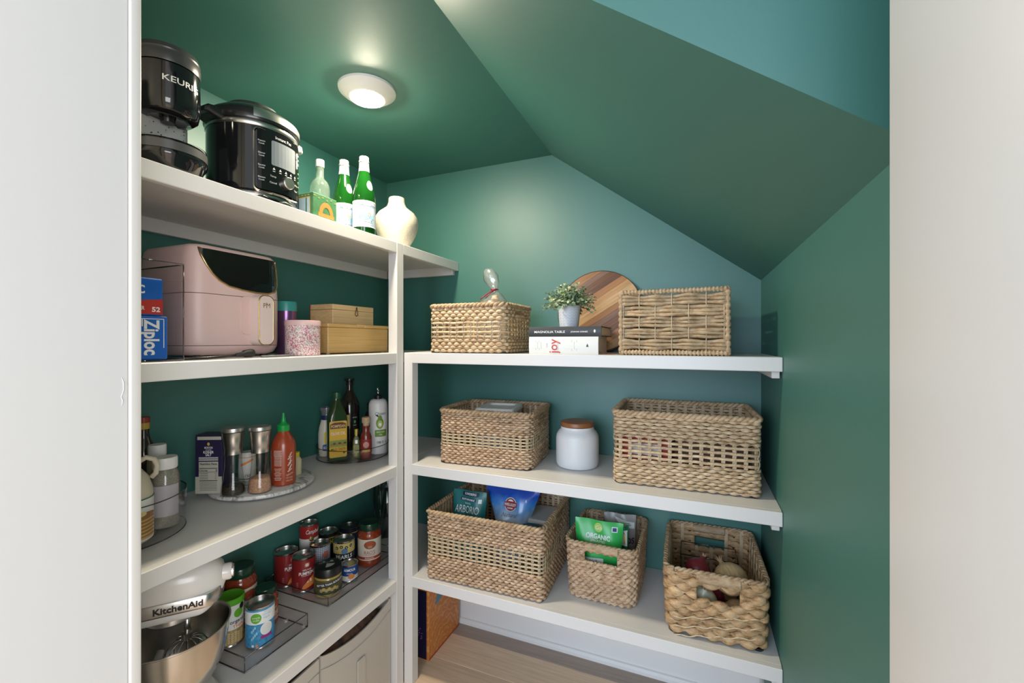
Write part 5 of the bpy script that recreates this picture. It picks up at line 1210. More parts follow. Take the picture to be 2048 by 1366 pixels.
op = lambda n, rh: [('o', rh)] * n
# A: top rear shelf, left
basket('small open-weave basket with a bagged treat under the overhanging shelf', -0.722, 1.437, S2, 0.0, 0.286, 0.245, 0.172, tw(4, 0.0125) + op(4, 0.0175) + tw(4, 0.0125), 0.026, holes=[('right', 0.0, 0.075, 0.125, 0.158)], mat=W_LIGHT, thick=0.0068, seed=3)
# C: middle rear shelf, left
basket('dense tan basket with rope rim holding a white tub', -0.690, 1.497, S3, radians(4), 0.338, 0.262, 0.197, tw(8, 0.0098) + op(4, 0.0135) + tw(9, 0.0098), 0.0235, holes=[('right', 0.0, 0.085, 0.140, 0.178)], mat=W_MID, seed=5)
# D: middle rear shelf, right
basket('wide basket with large square openings beside the right wall', -0.032, 1.520, S3, radians(1.2), 0.395, 0.282, 0.228, tw(8, 0.0108) + op(4, 0.0185) + tw(7, 0.0115), 0.0285, rc=0.016, mat=W_LIGHT, seed=8)
# E: lowest rear shelf, left
basket('deep basket full of rice and chip bags on the lowest rear shelf', -0.668, 1.493, S4, radians(1.5), 0.425, 0.345, 0.242, tw(9, 0.0105) + op(5, 0.0150) + tw(8, 0.0105), 0.0225, rc=0.014, holes=[('right', 0.0, 0.095, 0.170, 0.215)], mat=W_MID, seed=12)
# F: lowest rear shelf, middle
basket('small round-cornered basket with a green pouch and front hand-hole', -0.276, 1.537, S4, radians(-1), 0.208, 0.268, 0.190, tw(17, 0.0107), 0.0205, rc=0.030, flare=0.085, holes=[('front', 0.006, 0.095, 0.128, 0.160), ('back', 0.0, 0.095, 0.128, 0.160)], mat=W_MID, feet=False, lash=False, seed=17, slant=0.5, fill=1.35, rim_r=0.0058, thick=0.0055)
# G: lowest rear shelf, right
basket('chunky golden basket of onions with front hand-hole by the right wall', 0.052, 1.507, S4, radians(1), 0.240, 0.325, 0.196, tw(10, 0.0186), 0.046, rc=0.022, flare=0.05, holes=[('front', 0.008, 0.100, 0.108, 0.158), ('back', 0.0, 0.09, 0.12, 0.165)], mat=W_WARM, lash=False, seed=21, slant=0.35, fill=1.38, thick=0.0095, rim_r=0.0060, threads=7, base_z=0.008)

# B: coarse basket with bead-wrapped frame
def coarse_basket(label, x, y, z, rotz, w, d, h):
    t = thing('woven_basket', label, 'basket', (x, y, z), rotz, 'woven baskets on the rear shelves')
    rnd = random.Random(4)
    P = Peri(w - 0.018, d - 0.018, 0.006); N = 24; pit = P.L / N
    nb, per = 5, 3
    z0, z1 = 0.016, h - 0.016
    sh = (z1 - z0) / (nb * per)
    hole = ((P.start['right'] + P.len['right'] / 2 - 0.045) / P.L, (P.start['right'] + P.len['right'] / 2 + 0.045) / P.L, h * 0.62, h * 0.85)
    for b in range(nb):
        for k in range(per):
            zc = z0 + (b * per + k + 0.5) * sh
            pts = []; M = N * 6; ph = rnd.uniform(0, 6)
            for i in range(M):
                s = i / M; px, py, nx, ny = P.at(s * P.L)
                wv = cos(pi * (s * N + b))
                swell = 1 + 0.10 * sin(s * N * 3.1 + ph)
                pts.append((s, (px, py, nx, ny, zc + 0.0012 * sin(s * 40 + ph) + (k - 1) * -0.0016 * (0.5 - 0.5 * wv), 0.0045 * wv, 0.0062 * swell, sh * 0.49 * swell)))
            mb = MB(); ring_tube(mb, hole_filter(P, pts, zc, [hole]), 8); obj('weave_row', mb, W_TWIST, t)
    for i in range(N):
        s = i / N; px, py, nx, ny = P.at(s * P.L)
        mb = MB(); mb.tube([(px + nx * 0.0052, py + ny * 0.0052, 0.01), (px + nx * 0.0052, py + ny * 0.0052, h - 0.012)], 0.0014, 6); obj('wire', mb, W_THREAD, t)
    # bead-wrapped frame bars
    def bar(p, q, name):
        L_ = sqrt(sum((a - b) ** 2 for a, b in zip(p, q))); nb_ = int(L_ / (0.0098 if name == 'frame_bar' else 0.0165)); pts = []; rads = []
        for i in range(nb_ * 4 + 1):
            f = i / (nb_ * 4); pts.append(tuple(a + (b - a) * f for a, b in zip(p, q))); rads.append(0.0045 + 0.0040 * abs(sin(pi * f * nb_)) ** 0.6)
        mb = MB(); mb.tube(pts, rads, 10); obj(name, mb, W_ROPE, t)
    X, Y = w / 2 - 0.007, d / 2 - 0.007
    for zz in (0.008, h - 0.008):
        for sy in (-1, 1): bar((-X, sy * Y, zz), (X, sy * Y, zz), 'frame_bar')
        for sx in (-1, 1): bar((sx * X, -Y, zz), (sx * X, Y, zz), 'frame_bar')
    for sx in (-1, 1):
        for sy in (-1, 1): bar((sx * X, sy * Y, 0.008), (sx * X, sy * Y, h - 0.008), 'frame_post')
    mb = MB(); mb.box(-X, X, -Y, Y, 0.003, 0.008); obj('bottom', mb, W_MID, t)
    return t
W_TWIST = WEAVE('twisted_hyacinth', ((0.24, 0.13, 0.07), (0.44, 0.30, 0.17), (0.53, 0.385, 0.23), (0.61, 0.48, 0.33)))
nt = W_TWIST.node_tree
coarse_basket('coarse basket of thick twisted strands with beaded frame beside the cutting board', -0.055, 1.482, S2, radians(-1.3), 0.306, 0.285, 0.196)

# ------------------------------------------------------------------ things in the baskets
def pouch(name, label, cat, x, y, z, rot, w, h, T, mats, items, items2=(), waist=0.0, topw=1.0, tilt=0.0, crimp=0.012, grp=None):
    """soft bag standing upright, front = local +X"""
    t = thing(name, label, cat, (x, y, z), rot, grp); t.rotation_euler = (0, tilt, rot)
    def wd(v): return w * (1 - waist * sin(pi * v) + (topw - 1) * max(0, v - 0.55) / 0.45)
    def th(s, v):
        a = max(0.0, 1 - abs(2 * s) ** 2.6) ** 0.55
        b = (min(1, v / 0.12) ** 0.5) * (max(0.0, min(1, (1 - v) / 0.42)) ** 0.75)
        return T * a * b + 0.0012
    def surf(sx, v, sg, lift=0.0): return (sg * (th(sx, v) + lift) + 0.004 * sin(9 * sx + 7 * v), sx * wd(v), v * h)
    mb = MB(); n, m = 18, 22
    for sg in (1, -1):
        vs = [surf(-0.5 + i / n, j / m, sg) for j in range(m + 1) for i in range(n + 1)]
        fs = [(j * (n + 1) + i, j * (n + 1) + i + 1, (j + 1) * (n + 1) + i + 1, (j + 1) * (n + 1) + i) for j in range(m) for i in range(n)]
        mb.add(vs, fs if sg > 0 else [f[::-1] for f in fs], 0, True)
    obj('bag', mb, mats[0], t)
    for its, lf in ((items, 0.0012), (items2, 0.0019)):
        for it in its:
            mb = MB(); prints(mb, (lambda lf: lambda xx, yy: surf(xx / wd(min(1, max(0, yy / h))), min(1, max(0, yy / h)), 1, lf))(lf), [it], 0.008)
            obj('lettering' if it[0] == 't' else 'printed_panel', mb, mats, t)
    return t
FB = PM('foil_blue', (0.02, 0.10, 0.55), 0.22, coat=0.3)
nt = FB.node_tree; N = nt.nodes; L = nt.links
tc = N.new('ShaderNodeTexCoord'); sp = N.new('ShaderNodeSeparateXYZ'); L.new(tc.outputs['Object'], sp.inputs[0])
nz = N.new('ShaderNodeTexNoise'); nz.inputs['Scale'].default_value = 18; L.new(tc.outputs['Object'], nz.inputs['Vector'])
am = N.new('ShaderNodeMath'); am.operation = 'MULTIPLY_ADD'; am.inputs[1].default_value = 0.09; L.new(nz.outputs[0], am.inputs[0]); L.new(sp.outputs[2], am.inputs[2])
rp = N.new('ShaderNodeValToRGB'); L.new(am.outputs[0], rp.inputs[0]); e = rp.color_ramp.elements
e[0].position = 0.225; e[0].color = (0.42, 0.56, 0.72, 1); e[1].position = 0.305; e[1].color = (0.012, 0.075, 0.46, 1); q = e.new(0.265); q.color = (0.05, 0.25, 0.62, 1)
L.new(rp.outputs[0], N['Principled BSDF'].inputs['Base Color'])
G_E = 'packets in the deep lower basket'
pouch('rice_bag', 'teal bag of arborio rice in the deep basket', 'bag', -0.776, 1.418, S4 + 0.012, radians(-90), 0.135, 0.270, 0.030,
      [PM('teal_bag', (0.012, 0.165, 0.165), 0.35), INKW, PM('dark_navy_print', (0.010, 0.02, 0.06), 0.45)],
      [('t', 'ARBORIO', 0.0, 0.207, 0.026, 1, {'width': 0.098}), ('t', 'WHITE', 0.0, 0.2265, 0.006, 1, {}), ('rr', 0.0, 0.2405, 0.066, 0.011, 2, 0.002), ('rr', 0.006, 0.259, 0.070, 0.014, 2, 0.004), ('r', 0.048, 0.238, 0.012, 0.014, 1)],
      [('t', 'SUSTAINABLE', 0.0, 0.2405, 0.0065, 1, {'width': 0.056, 'bold': 0.02}), ('t', 'LUNDBERG', 0.006, 0.260, 0.008, 1, {'width': 0.050, 'bold': 0.015})], tilt=radians(-6), grp=G_E)
pouch('snack_bag', 'shiny blue bag with round red badge in the deep basket', 'bag', -0.628, 1.498, S4 + 0.012, radians(-86), 0.140, 0.278, 0.048,
      [FB, INKW, PM('badge_red', (0.30, 0.022, 0.022), 0.4), PM('slate_print', (0.08, 0.16, 0.30), 0.45)],
      [('e', 0.0, 0.224, 0.0235, 0.0235, 1), ('t', '8', 0.058, 0.240, 0.010, 1, {})],
      [('e', 0.0, 0.224, 0.0215, 0.0215, 2), ('r', 0.0, 0.224, 0.050, 0.016, 2), ('t', 'Natural', 0.0, 0.190, 0.014, 3, {'width': 0.062, 'shear': 0.4})], topw=1.55, waist=0.06, tilt=radians(-3), grp=G_E)
t = [o for o in bpy.data.objects if o.name == 'snack_bag'][0]
# lettering of the badge rides on the bag's front
tb = MB()
def bagsurf(xx, yy):
    w_, h_, T_ = 0.140, 0.278, 0.048
    v = yy / h_; wdv = w_ * (1 - 0.06 * sin(pi * v) + 0.55 * max(0, v - 0.55) / 0.45); s_ = xx / wdv
    a = max(0.0, 1 - abs(2 * s_) ** 2.6) ** 0.55; b = (min(1, v / 0.12) ** 0.5) * (max(0.0, min(1, (1 - v) / 0.42)) ** 0.75)
    return (T_ * a * b + 0.0012 + 0.0026 + 0.004 * sin(9 * s_ + 7 * v), xx, yy)
prints(tb, bagsurf, [('t', 'WELLSLEY', 0, 0.224, 0.0088, 0, {'width': 0.046, 'bold': 0.02}), ('t', 'FARMS', 0, 0.212, 0.0055, 0, {'bold': 0.02}), ('p', ell(0, 0.235, 0.011, 0.006, 10, 0, pi), 0)], 0.008)
obj('badge_lettering', tb, INKW, t)
t = thing('food_container', 'clear plastic food container with grey lid at the back of the deep basket', 'container', (-0.523, 1.566, S4 + 0.012), 0)
mb = MB(); mb.loft([sec(rrect(0, 0, a, b, 0.02, 5), zz) for a, b, zz in ((0.095, 0.13, 0), (0.10, 0.135, 0.003), (0.106, 0.142, 0.165))]); obj('tub', mb, CLEAR('frosted_plastic', (0.85, 0.86, 0.86), 0.08, 0.2, solid=((0.6, 0.6, 0.58), 0.45)), t)
mb = MB(); mb.loft([sec(rrect(0, 0, a, b, 0.02, 5), zz) for a, b, zz in ((0.112, 0.148, 0.1655), (0.113, 0.149, 0.176), (0.105, 0.141, 0.180))]); obj('lid', mb, PM('grey_plastic_lid', (0.52, 0.52, 0.50), 0.35), t)
t = thing('herb_jar', 'jar with dark green lid in the front corner of the deep basket', 'jar', (-0.520, 1.400, S4 + 0.012), 0)
mb = MB(); mb.lathe([(0, 0), (0.030, 0), (0.032, 0.003), (0.032, 0.165), (0.028, 0.175)], 30); obj('glass', mb, GLASSC, t)
mb = MB(); mb.lathe([(0.031, 0.172), (0.033, 0.174), (0.033, 0.190), (0.031, 0.193), (0, 0.193)], 30); obj('lid', mb, PM('forest_green_lid', (0.012, 0.08, 0.045), 0.3), t)
mb = MB(); mb.lathe([(0, 0.002), (0.029, 0.002), (0.030, 0.14), (0, 0.14)], 24); obj('contents', mb, PM('dried_herb', (0.10, 0.14, 0.05), 0.8, var=0.4, scale=200), t)
# small basket packets
G_F = 'packets in the small lower basket'
GP = PM('green_pouch', (0.035, 0.44, 0.085), 0.3)
pouch('seed_pouch', 'bright green pouch of pumpkin seeds at the front of the small basket', 'pouch', -0.296, 1.455, S4 + 0.012, radians(-90), 0.150, 0.225, 0.024,
      [GP, INKW, PM('lime_badge', (0.42, 0.60, 0.10), 0.4), PM('navy_badge_print', (0.02, 0.06, 0.20), 0.45)],
      [('e', 0.0, 0.204, 0.0145, 0.0145, 2), ('t', 'ORGANIC', 0.0, 0.176, 0.0155, 1, {'width': 0.082, 'bold': 0.03}), ('t', 'SPROUTED', 0.0, 0.1615, 0.007, 1, {'width': 0.050, 'bold': 0.02}), ('t', 'PUMPKIN', 0.0, 0.147, 0.015, 2, {'width': 0.086, 'bold': 0.03}), ('r', 0.054, 0.204, 0.018, 0.016, 1), ('rr', -0.010, 0.099, 0.060, 0.020, 1, 0.002)],
      [('t', 'Go', 0.0, 0.204, 0.013, 1, {'shear': 0.2}), ('t', 'SALT', -0.012, 0.099, 0.008, 3, {'bold': 0.02, 'width': 0.026}), ('r', 0.054, 0.204, 0.013, 0.011, 3)], topw=1.08, tilt=radians(-4), grp=G_F)
pouch('stock_packet', 'slim green and white packet behind the green pouch', 'packet', -0.222, 1.500, S4 + 0.012, radians(-80), 0.040, 0.205, 0.010,
      [PM('dark_green_packet', (0.012, 0.16, 0.07), 0.35), PAPERW, MUST], [('r', 0.0, 0.165, 0.030, 0.045, 1), ('r', 0, 0.19, 0.032, 0.006, 1)], [('r', -0.006, 0.165, 0.006, 0.035, 2), ('r', 0.006, 0.165, 0.006, 0.035, 2)], grp=G_F)
pouch('almond_bag', 'clear-topped bag of almonds at the back of the small basket', 'bag', -0.243, 1.580, S4 + 0.012, radians(-86), 0.105, 0.215, 0.022,
      [PM('pearl_grey_bag', (0.36, 0.34, 0.33), 0.3), PM('plum_print', (0.09, 0.015, 0.07), 0.45), INKW, PM('leaf_green_print', (0.10, 0.42, 0.14), 0.5)],
      [('t', 'ALMONDS', 0.0, 0.132, 0.020, 1, {'width': 0.100, 'bold': 0.03}), ('t', 'ET', 0.022, 0.156, 0.010, 1, {'bold': 0.02}), ('p', [(-0.02, 0.205), (0.050, 0.190), (0.050, 0.170), (0.0, 0.180)], 2)], [('r', 0.02, 0.188, 0.03, 0.002, 3), ('r', 0.026, 0.183, 0.026, 0.002, 3)], topw=1.05, grp=G_F)
# onions
ONW = PM('white_onion_skin', (0.72, 0.70, 0.52), 0.3, var=0.10, scale=25, stretch=(6, 6, 0.6)); ONY = PM('yellow_onion_skin', (0.66, 0.47, 0.25), 0.35, var=0.2, scale=25, stretch=(6, 6, 0.6)); ONR = PM('red_onion_skin', (0.26, 0.035, 0.05), 0.3, var=0.25, scale=25, stretch=(6, 6, 0.6))
def onion(label, x, y, z, r, m, tilt, rot):
    t = thing('onion', label, 'onion', (x, y, z), rot, 'onions in the chunky basket'); t.rotation_euler = (tilt, 0, rot)
    mb = MB(); mb.lathe([(0, -0.90 * r), (0.25 * r, -0.88 * r), (0.65 * r, -0.68 * r), (0.93 * r, -0.28 * r), (1.0 * r, 0.05 * r), (0.90 * r, 0.42 * r), (0.62 * r, 0.74 * r), (0.34 * r, 0.92 * r), (0.18 * r, 1.06 * r), (0.12 * r, 1.22 * r)], 28); obj('bulb', mb, m, t)
    mb = MB()
    for k in range(7):
        a = k * 0.9; mb.tube([(0.05 * r * cos(a), 0.05 * r * sin(a), 1.15 * r), (0.12 * r * cos(a), 0.12 * r * sin(a), 1.35 * r), (0.22 * r * cos(a), 0.22 * r * sin(a), 1.5 * r)], [0.05 * r, 0.04 * r, 0.015 * r], 5)
    obj('neck', mb, PM('dry_neck', (0.50, 0.36, 0.20), 0.7), t)
OZ = S4 + 0.0145
onion('pale white onion seen through the hand-hole of the chunky basket', 0.022, 1.400, OZ + 0.040 + 0.022, 0.043, ONW, radians(25), 0.4)
onion('large yellow onion rising above the rim of the chunky basket', 0.102, 1.438, OZ + 0.122, 0.048, ONY, radians(-62), 0.5)
onion('red onion behind the yellow one in the chunky basket', 0.012, 1.478, OZ + 0.112, 0.037, ONR, radians(35), 2.4)
onion('yellow onion at the bottom front of the chunky basket', 0.118, 1.410, OZ + 0.038, 0.040, ONY, radians(60), 0.2)
onion('red onion at the bottom of the chunky basket', 0.055, 1.475, OZ + 0.036, 0.038, ONR, radians(-60), 1.2)
open_bin('clear_box', 'clear acrylic box standing inside the chunky onion basket', (0.045, 1.585, S4 + 0.0146), -0.085, 0.085, -0.045, 0.055, 0.125)
# white tub in the tan basket
t = thing('plastic_tub', 'white rectangular tub with raised lid in the tan basket', 'tub', (-0.680, 1.500, S3 + 0.0092), radians(8))
mb = MB(); mb.loft([sec(rrect(0, 0, a, b, 0.018, 5), zz) for a, b, zz in ((0.13, 0.15, 0), (0.135, 0.155, 0.003), (0.142, 0.162, 0.168))]); obj('tub', mb, PM('milky_plastic', (0.60, 0.60, 0.58), 0.4), t)
mb = MB(); mb.loft([sec(rrect(0, 0, a, b, 0.018, 5), zz) for a, b, zz in ((0.150, 0.170, 0.1685), (0.152, 0.172, 0.172), (0.146, 0.166, 0.184), (0.132, 0.152, 0.187), (0.108, 0.128, 0.1865), (0.104, 0.124, 0.180))]); obj('lid', mb, PM('white_tub_lid', (0.72, 0.72, 0.69), 0.35), t)
# red cartons glimpsed in the wide basket
t = thing('snack_carton', 'red and white carton glimpsed through the openings of the wide basket', 'carton', (-0.130, 1.455, S3 + 0.0092), 0)
mb = MB(); mb.cbox(-0.08, 0.06, -0.05, 0.05, 0, 0.150, 0.001); obj('carton', mb, PM('snack_red', (0.45, 0.03, 0.025), 0.45), t)
mb = MB(); prints(mb, sidemap(-0.05), [('rr', -0.01, 0.095, 0.09, 0.035, 0, 0.008), ('r', -0.01, 0.03, 0.10, 0.018, 0)]); obj('carton_print', mb, INKW, t)
t = thing('cracker_carton', 'plain brown carton lying in the wide basket', 'carton', (0.055, 1.545, S3 + 0.0092), 0)
mb = MB(); mb.cbox(-0.09, 0.09, -0.10, 0.10, 0, 0.165, 0.002); obj('carton', mb, PM('brown_card', (0.16, 0.09, 0.05), 0.6), t)

# bagged treat in basket A
t = thing('treat_bag', 'clear cellophane bag tied with a red ribbon in the small basket', 'bag', (-0.668, 1.430, S2 + 0.0092), 0)
CELL = CLEAR('cellophane', (0.93, 0.93, 0.92), 0.12, 0.12, solid=((0.75, 0.75, 0.72), 0.16))
def wrinkle(r, a, z): return r * (1 + 0.10 * sin(5 * a + z * 90) + 0.07 * sin(9 * a - z * 140))
mb = MB(); n = 30; prof = [(0.045, 0.0), (0.055, 0.01), (0.062, 0.09), (0.060, 0.150), (0.048, 0.178), (0.026, 0.202), (0.012, 0.216), (0.010, 0.222), (0.019, 0.234), (0.027, 0.252), (0.028, 0.272), (0.020, 0.290), (0.012, 0.297)]
secs = []
for r, z in prof:
    ox_ = 0.0 if z < 0.22 else -0.022 * ((z - 0.22) / 0.07)
    secs.append([(ox_ + wrinkle(r, 2 * pi * k / n, z) * cos(2 * pi * k / n), wrinkle(r, 2 * pi * k / n, z) * sin(2 * pi * k / n) * (1 if z < 0.2 else 0.6), z) for k in range(n)])
mb.loft(secs, caps=False); obj('bag', mb, CELL, t)
mb = MB(); mb.tube([(0.013 * cos(k * pi / 8), 0.012 * sin(k * pi / 8), 0.220) for k in range(16)], 0.0022, 6, closed=True)
mb.tube([(0.012, -0.008, 0.221), (-0.004, -0.020, 0.212), (-0.022, -0.034, 0.196), (-0.034, -0.048, 0.182)], 0.0022, 6); mb.tube([(0.012, -0.008, 0.220), (-0.006, -0.022, 0.205), (-0.018, -0.038, 0.186)], 0.0018, 6); obj('ribbon', mb, PM('wine_ribbon', (0.26, 0.03, 0.05), 0.4), t)
for k, (px, py, pz) in enumerate(((0.0, -0.028, 0.165), (-0.024, -0.012, 0.160), (0.026, -0.008, 0.158), (0.004, 0.022, 0.165), (0.012, -0.020, 0.182), (-0.030, -0.030, 0.130), (0.020, -0.036, 0.130), (-0.002, -0.040, 0.125))):
    mb = MB(); mb.lathe([(0, -0.016), (0.010, -0.013), (0.016, 0), (0.010, 0.013), (0, 0.016)], 14, org=(px, py, pz)); obj('biscuit', mb, PM('pale_biscuit_dough', (0.60, 0.44, 0.28), 0.7, var=0.2, scale=80), t)
t = thing('gift_tag', 'small white tag showing in the hand-hole of the small basket', 'tag', (-0.598, 1.430, S2 + 0.122), 0)
mb = MB(); mb.loft([[(x_, y_, z_) for y_, z_ in ((-0.018, 0.0), (0.016, 0.0), (0.020, 0.012), (0.012, 0.030), (-0.010, 0.034), (-0.020, 0.014))] for x_ in (0.0, 0.0015)], smooth=False); obj('card', mb, PM('white_card', (0.76, 0.76, 0.74), 0.5), t)

# ------------------------------------------------------------------ jar, books, plant, board
t = thing('canister', 'white ceramic canister with wooden lid between the two middle baskets', 'canister', (-0.381, 1.510, S3), 0)
mb = MB(); mb.lathe([(0, 0.002), (0.062, 0.0), (0.070, 0.003), (0.0745, 0.012), (0.075, 0.03), (0.075, 0.098), (0.0735, 0.110), (0.067, 0.122), (0.059, 0.130), (0.0575, 0.136), (0.0575, 0.140), (0, 0.140)], 56); obj('body', mb, PM('matt_white_ceramic', (0.72, 0.72, 0.72), 0.4), t)
mb = MB(); mb.lathe([(0.055, 0.1402), (0.0585, 0.142), (0.0590, 0.152), (0.0575, 0.156), (0.052, 0.158), (0, 0.1565)], 48); obj('lid', mb, WOOD('acacia_lid', (0.24, 0.085, 0.028), (0.31, 0.125, 0.045), (4, 30, 30), 4, 0.4), t)
PAGES = PM('book_pages', (0.62, 0.56, 0.46), 0.8, var=0.10, scale=40, stretch=(1, 1, 30))
def book(label, x, y, z, rotz, L_, D_, T_, cover, items, inks, lift=0.0):
    t = thing('book', label, 'book', (x, y, z), rotz, 'cookbooks under the potted plant')
    b = 0.0028
    mb = MB(); mb.box(-L_ / 2, L_ / 2, -D_ / 2, D_ / 2, 0, b); mb.box(-L_ / 2, L_ / 2, -D_ / 2, D_ / 2, T_ - b, T_)
    secs = [[(xx, -D_ / 2 - 0.0035 * sin(pi * k / 8), T_ * k / 8) for k in range(9)] + [(xx, -D_ / 2 + 0.0025, T_ * (8 - k) / 8) for k in range(9)] for xx in (-L_ / 2, L_ / 2)]
    mb.loft(secs, smooth=False); obj('cover', mb, cover, t)
    mb = MB(); mb.box(-L_ / 2 + 0.003, L_ / 2 - 0.003, -D_ / 2 + 0.0028, D_ / 2 - 0.004, b + 0.0002, T_ - b - 0.0002); obj('pages', mb, PAGES, t)
    for it in items:
        mb = MB(); prints(mb, lambda xx, yy: (xx, -D_ / 2 - 0.0035 * sin(pi * min(1, max(0, yy / T_))) - 0.0008, yy), [it], None)
        obj('spine_lettering' if it[0] == 't' else 'spine_mark', mb, inks, t)
    return t
bk = book('thick white cookbook with red spine lettering at the bottom of the stack', -0.387, 1.425, S2, radians(0.5), 0.228, 0.165, 0.056, PM('white_cloth_cover', (0.74, 0.73, 0.70), 0.5),
     [('t', 'joy', -0.032, 0.026, 0.030, 0, {'rot': pi / 2, 'width': 0.046, 'bold': 0.008}), ('t', 'COOKING', -0.016, 0.028, 0.006, 1, {'rot': pi / 2, 'width': 0.034}), ('t', 'THE', -0.052, 0.028, 0.006, 1, {'rot': pi / 2})] + [('r', -0.090 + 0.006 * k, 0.028, 0.0012, 0.030 - 0.008 * (k % 2), 1) for k in range(4)] + [('r', 0.030 + 0.008 * k, 0.028, 0.0012, 0.034 - 0.010 * (k % 2), 1) for k in range(3)] + [('p', [(0.076, 0.024), (0.084, 0.024), (0.080, 0.034)], 2)], [PM('vermilion_print', (0.55, 0.05, 0.03), 0.5), PM('light_grey_print', (0.48, 0.47, 0.45), 0.5), INKK])
mb = MB()
pts = [(0.110, -0.055, 0.010), (0.120, -0.066, 0.004), (0.135, -0.074, 0.0012), (0.150, -0.080, 0.0012), (0.165, -0.081, 0.0014)]
mb.loft([[(a, b - 0.004, c), (a, b + 0.004, c), (a, b + 0.004, c + 0.0006), (a, b - 0.004, c + 0.0006)] for a, b, c in pts], smooth=False); obj('ribbon', mb, PM('red_ribbon', (0.50, 0.05, 0.035), 0.4), bk)
book('slim charcoal cookbook with white capitals on its spine', -0.383, 1.437, S2 + 0.0562, radians(0.3), 0.238, 0.185, 0.032, PM('charcoal_cloth_cover', (0.035, 0.037, 0.040), 0.5),
     [('t', 'MAGNOLIA TABLE', -0.048, 0.0155, 0.0075, 0, {'width': 0.104, 'bold': 0.01}), ('t', 'JOANNA GAINES', 0.050, 0.0155, 0.0045, 0, {'width': 0.054, 'bold': 0.01}), ('e', 0.099, 0.017, 0.003, 0.005, 0)], [INKW])
# plant
px, py, pz = -0.392, 1.440, S2 + 0.0884
t = thing('potted_plant', 'small leafy plant in a herringbone pot on the stacked books', 'plant', (px, py, pz), facing(px, py))
POT = PM('grey_pot_glaze', (0.56, 0.58, 0.62), 0.45)
mb = MB(); mb.lathe([(0, 0.0), (0.030, 0.0), (0.032, 0.002), (0.0385, 0.066), (0.0385, 0.073), (0.0355, 0.073), (0.034, 0.060), (0, 0.060)], 40); po = obj('pot', mb, POT, t)
mb = MB()
for i in range(-9, 10):
    for j in range(7):
        x0 = i * 0.0065; z0 = 0.006 + j * 0.0095; sg = 1 if i % 2 else -1
        mb.poly([(x0 - 0.0034, z0 - sg * 0.003 - 0.0007), (x0 + 0.0034, z0 + sg * 0.003 - 0.0007), (x0 + 0.0034, z0 + sg * 0.003 + 0.0007), (x0 - 0.0034, z0 - sg * 0.003 + 0.0007)], lambda a, b: ((0.0321 + 0.0064 * b / 0.064 + 0.0005) * cos(a / 0.0355), (0.0321 + 0.0064 * b / 0.064 + 0.0005) * sin(a / 0.0355), b), 0)
obj('herringbone_lines', mb, PM('white_glaze_lines', (0.80, 0.80, 0.80), 0.4), po)
mb = MB(); mb.lathe([(0, 0.064), (0.034, 0.063)], 24); obj('soil', mb, PM('brown_soil', (0.05, 0.035, 0.025), 0.9), t)
rnd = random.Random(11)
leafm = [PM('sage_leaf', (0.27, 0.37, 0.18), 0.5), PM('pale_sage_leaf', (0.56, 0.62, 0.36), 0.5), PM('bluish_leaf', (0.28, 0.40, 0.27), 0.5), PM('deep_green_leaf', (0.06, 0.12, 0.05), 0.5)]
mbl = MB(); mbs = MB()
import mathutils
for s_ in range(95):
    a = rnd.uniform(0, 2 * pi); el = rnd.uniform(-0.15, 1.45); ln = rnd.uniform(0.050, 0.086) * (1.0 if el > 0.4 else 1.05)
    d0 = mathutils.Vector((cos(a) * cos(el), sin(a) * cos(el), sin(el)))
    p = mathutils.Vector((0.014 * cos(a), 0.014 * sin(a), 0.066)); pts = [tuple(p)]
    for k in range(8):
        dd = d0 + mathutils.Vector((0, 0, 0.45 - 0.14 * k)) + mathutils.Vector((rnd.uniform(-.15, .15), rnd.uniform(-.15, .15), rnd.uniform(-.1, .1)))
        p = p + dd.normalized() * ln / 8; pts.append(tuple(p))
        if k >= 2:
            for sd in (-1, 1):
                ld = (dd.normalized().cross(mathutils.Vector((0, 0, 1))).normalized() * sd + dd.normalized() * 0.5 + mathutils.Vector((0, 0, rnd.uniform(-.4, .5)))).normalized()
                up = ld.cross(mathutils.Vector((rnd.uniform(-1, 1), rnd.uniform(-1, 1), rnd.uniform(-1, 1)))).normalized()
                lw_ = rnd.uniform(0.0045, 0.0075); ll = rnd.uniform(0.010, 0.015); nn = ld.cross(up)
                vs = [tuple(p), tuple(p + ld * ll * .45 + up * lw_ + nn * 0.0012), tuple(p + ld * ll), tuple(p + ld * ll * .45 - up * lw_ + nn * 0.0012), tuple(p + ld * ll * .5 - nn * 0.0004)]
                mbl.add(vs, [(0, 1, 4), (1, 2, 4), (2, 3, 4), (3, 0, 4)], rnd.choice([0, 0, 1, 1, 1, 2, 3]), False)
    mbs.tube(pts, 0.0009, 4, caps=False)
obj('foliage', mbl, leafm, t, kind='stuff'); obj('stems', mbs, PM('twig_green', (0.12, 0.12, 0.05), 0.6), t, kind='stuff')
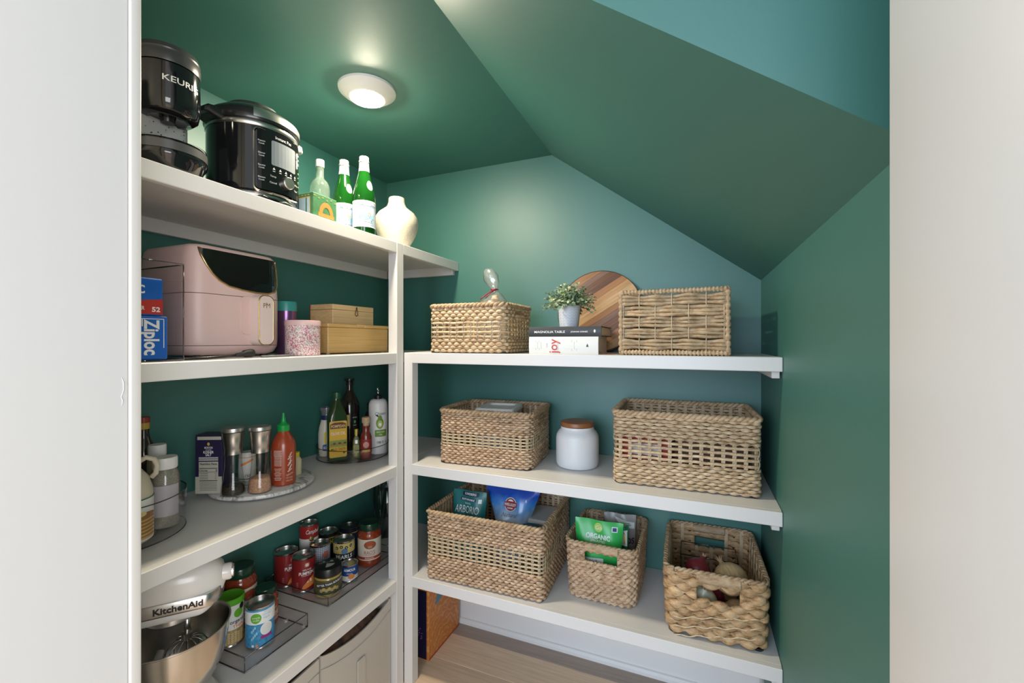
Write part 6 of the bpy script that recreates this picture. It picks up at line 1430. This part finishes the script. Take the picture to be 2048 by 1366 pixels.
# round cutting board leaning on the wall
t = thing('cutting_board', 'round striped acacia board leaning on the wall behind the plant', 'cutting board', (-0.330, 1.605, S2), 0)
R_, th_ = 0.158, 0.016
lean = radians(13.0)
cols = [(0.27, 0.125, 0.055), (0.40, 0.225, 0.105), (0.13, 0.06, 0.035), (0.46, 0.28, 0.14), (0.31, 0.145, 0.065), (0.17, 0.095, 0.07), (0.48, 0.30, 0.16), (0.11, 0.05, 0.032)]
bm_ = [WOOD('acacia_stave_%d' % i, c, tuple(min(1, k * 1.45) for k in c), (3, 40, 40), 3.5, 0.35) for i, c in enumerate(cols)]
edges = [-0.16, -0.126, -0.098, -0.080, -0.056, -0.034, -0.012, 0.008, 0.022, 0.044, 0.068, 0.086, 0.108, 0.128, 0.16]
ang = radians(33)
for i in range(len(edges) - 1):
    lo, hi = max(edges[i] + 0.0002, -R_ + 0.0005), min(edges[i + 1] - 0.0002, R_ - 0.0005)
    out = [(sqrt(max(R_ ** 2 - v * v, 0)), v) for v in [lo + (hi - lo) * k / 8 for k in range(9)]] + [(-sqrt(max(R_ ** 2 - v * v, 0)), v) for v in [hi + (lo - hi) * k / 8 for k in range(9)]]
    mb = MB()
    mb.loft([[(u, yy, v) for u, v in out] for yy in (th_ / 2, -th_ / 2)], smooth=False)
    o = obj('stave', mb, bm_[(i * 3 + 1) % 8], t)
    o.rotation_mode = 'XYZ'
    M = mathutils.Matrix.Rotation(-lean, 4, 'X') @ mathutils.Matrix.Translation((0, 0, R_ + 0.0018)) @ mathutils.Matrix.Rotation(-ang, 4, 'Y')
    o.matrix_local = M
mb = MB(); mb.tube([(R_ * cos(k * pi / 48), -th_ / 2, R_ * sin(k * pi / 48)) for k in range(96)], 0.0012, 5, closed=True); mb.tube([(R_ * cos(k * pi / 48), th_ / 2, R_ * sin(k * pi / 48)) for k in range(96)], 0.0012, 5, closed=True)
o = obj('bark_edge', mb, PM('dark_bark', (0.03, 0.018, 0.012), 0.6), t); o.matrix_local = mathutils.Matrix.Rotation(-lean, 4, 'X') @ mathutils.Matrix.Translation((0, 0, R_ + 0.0018))
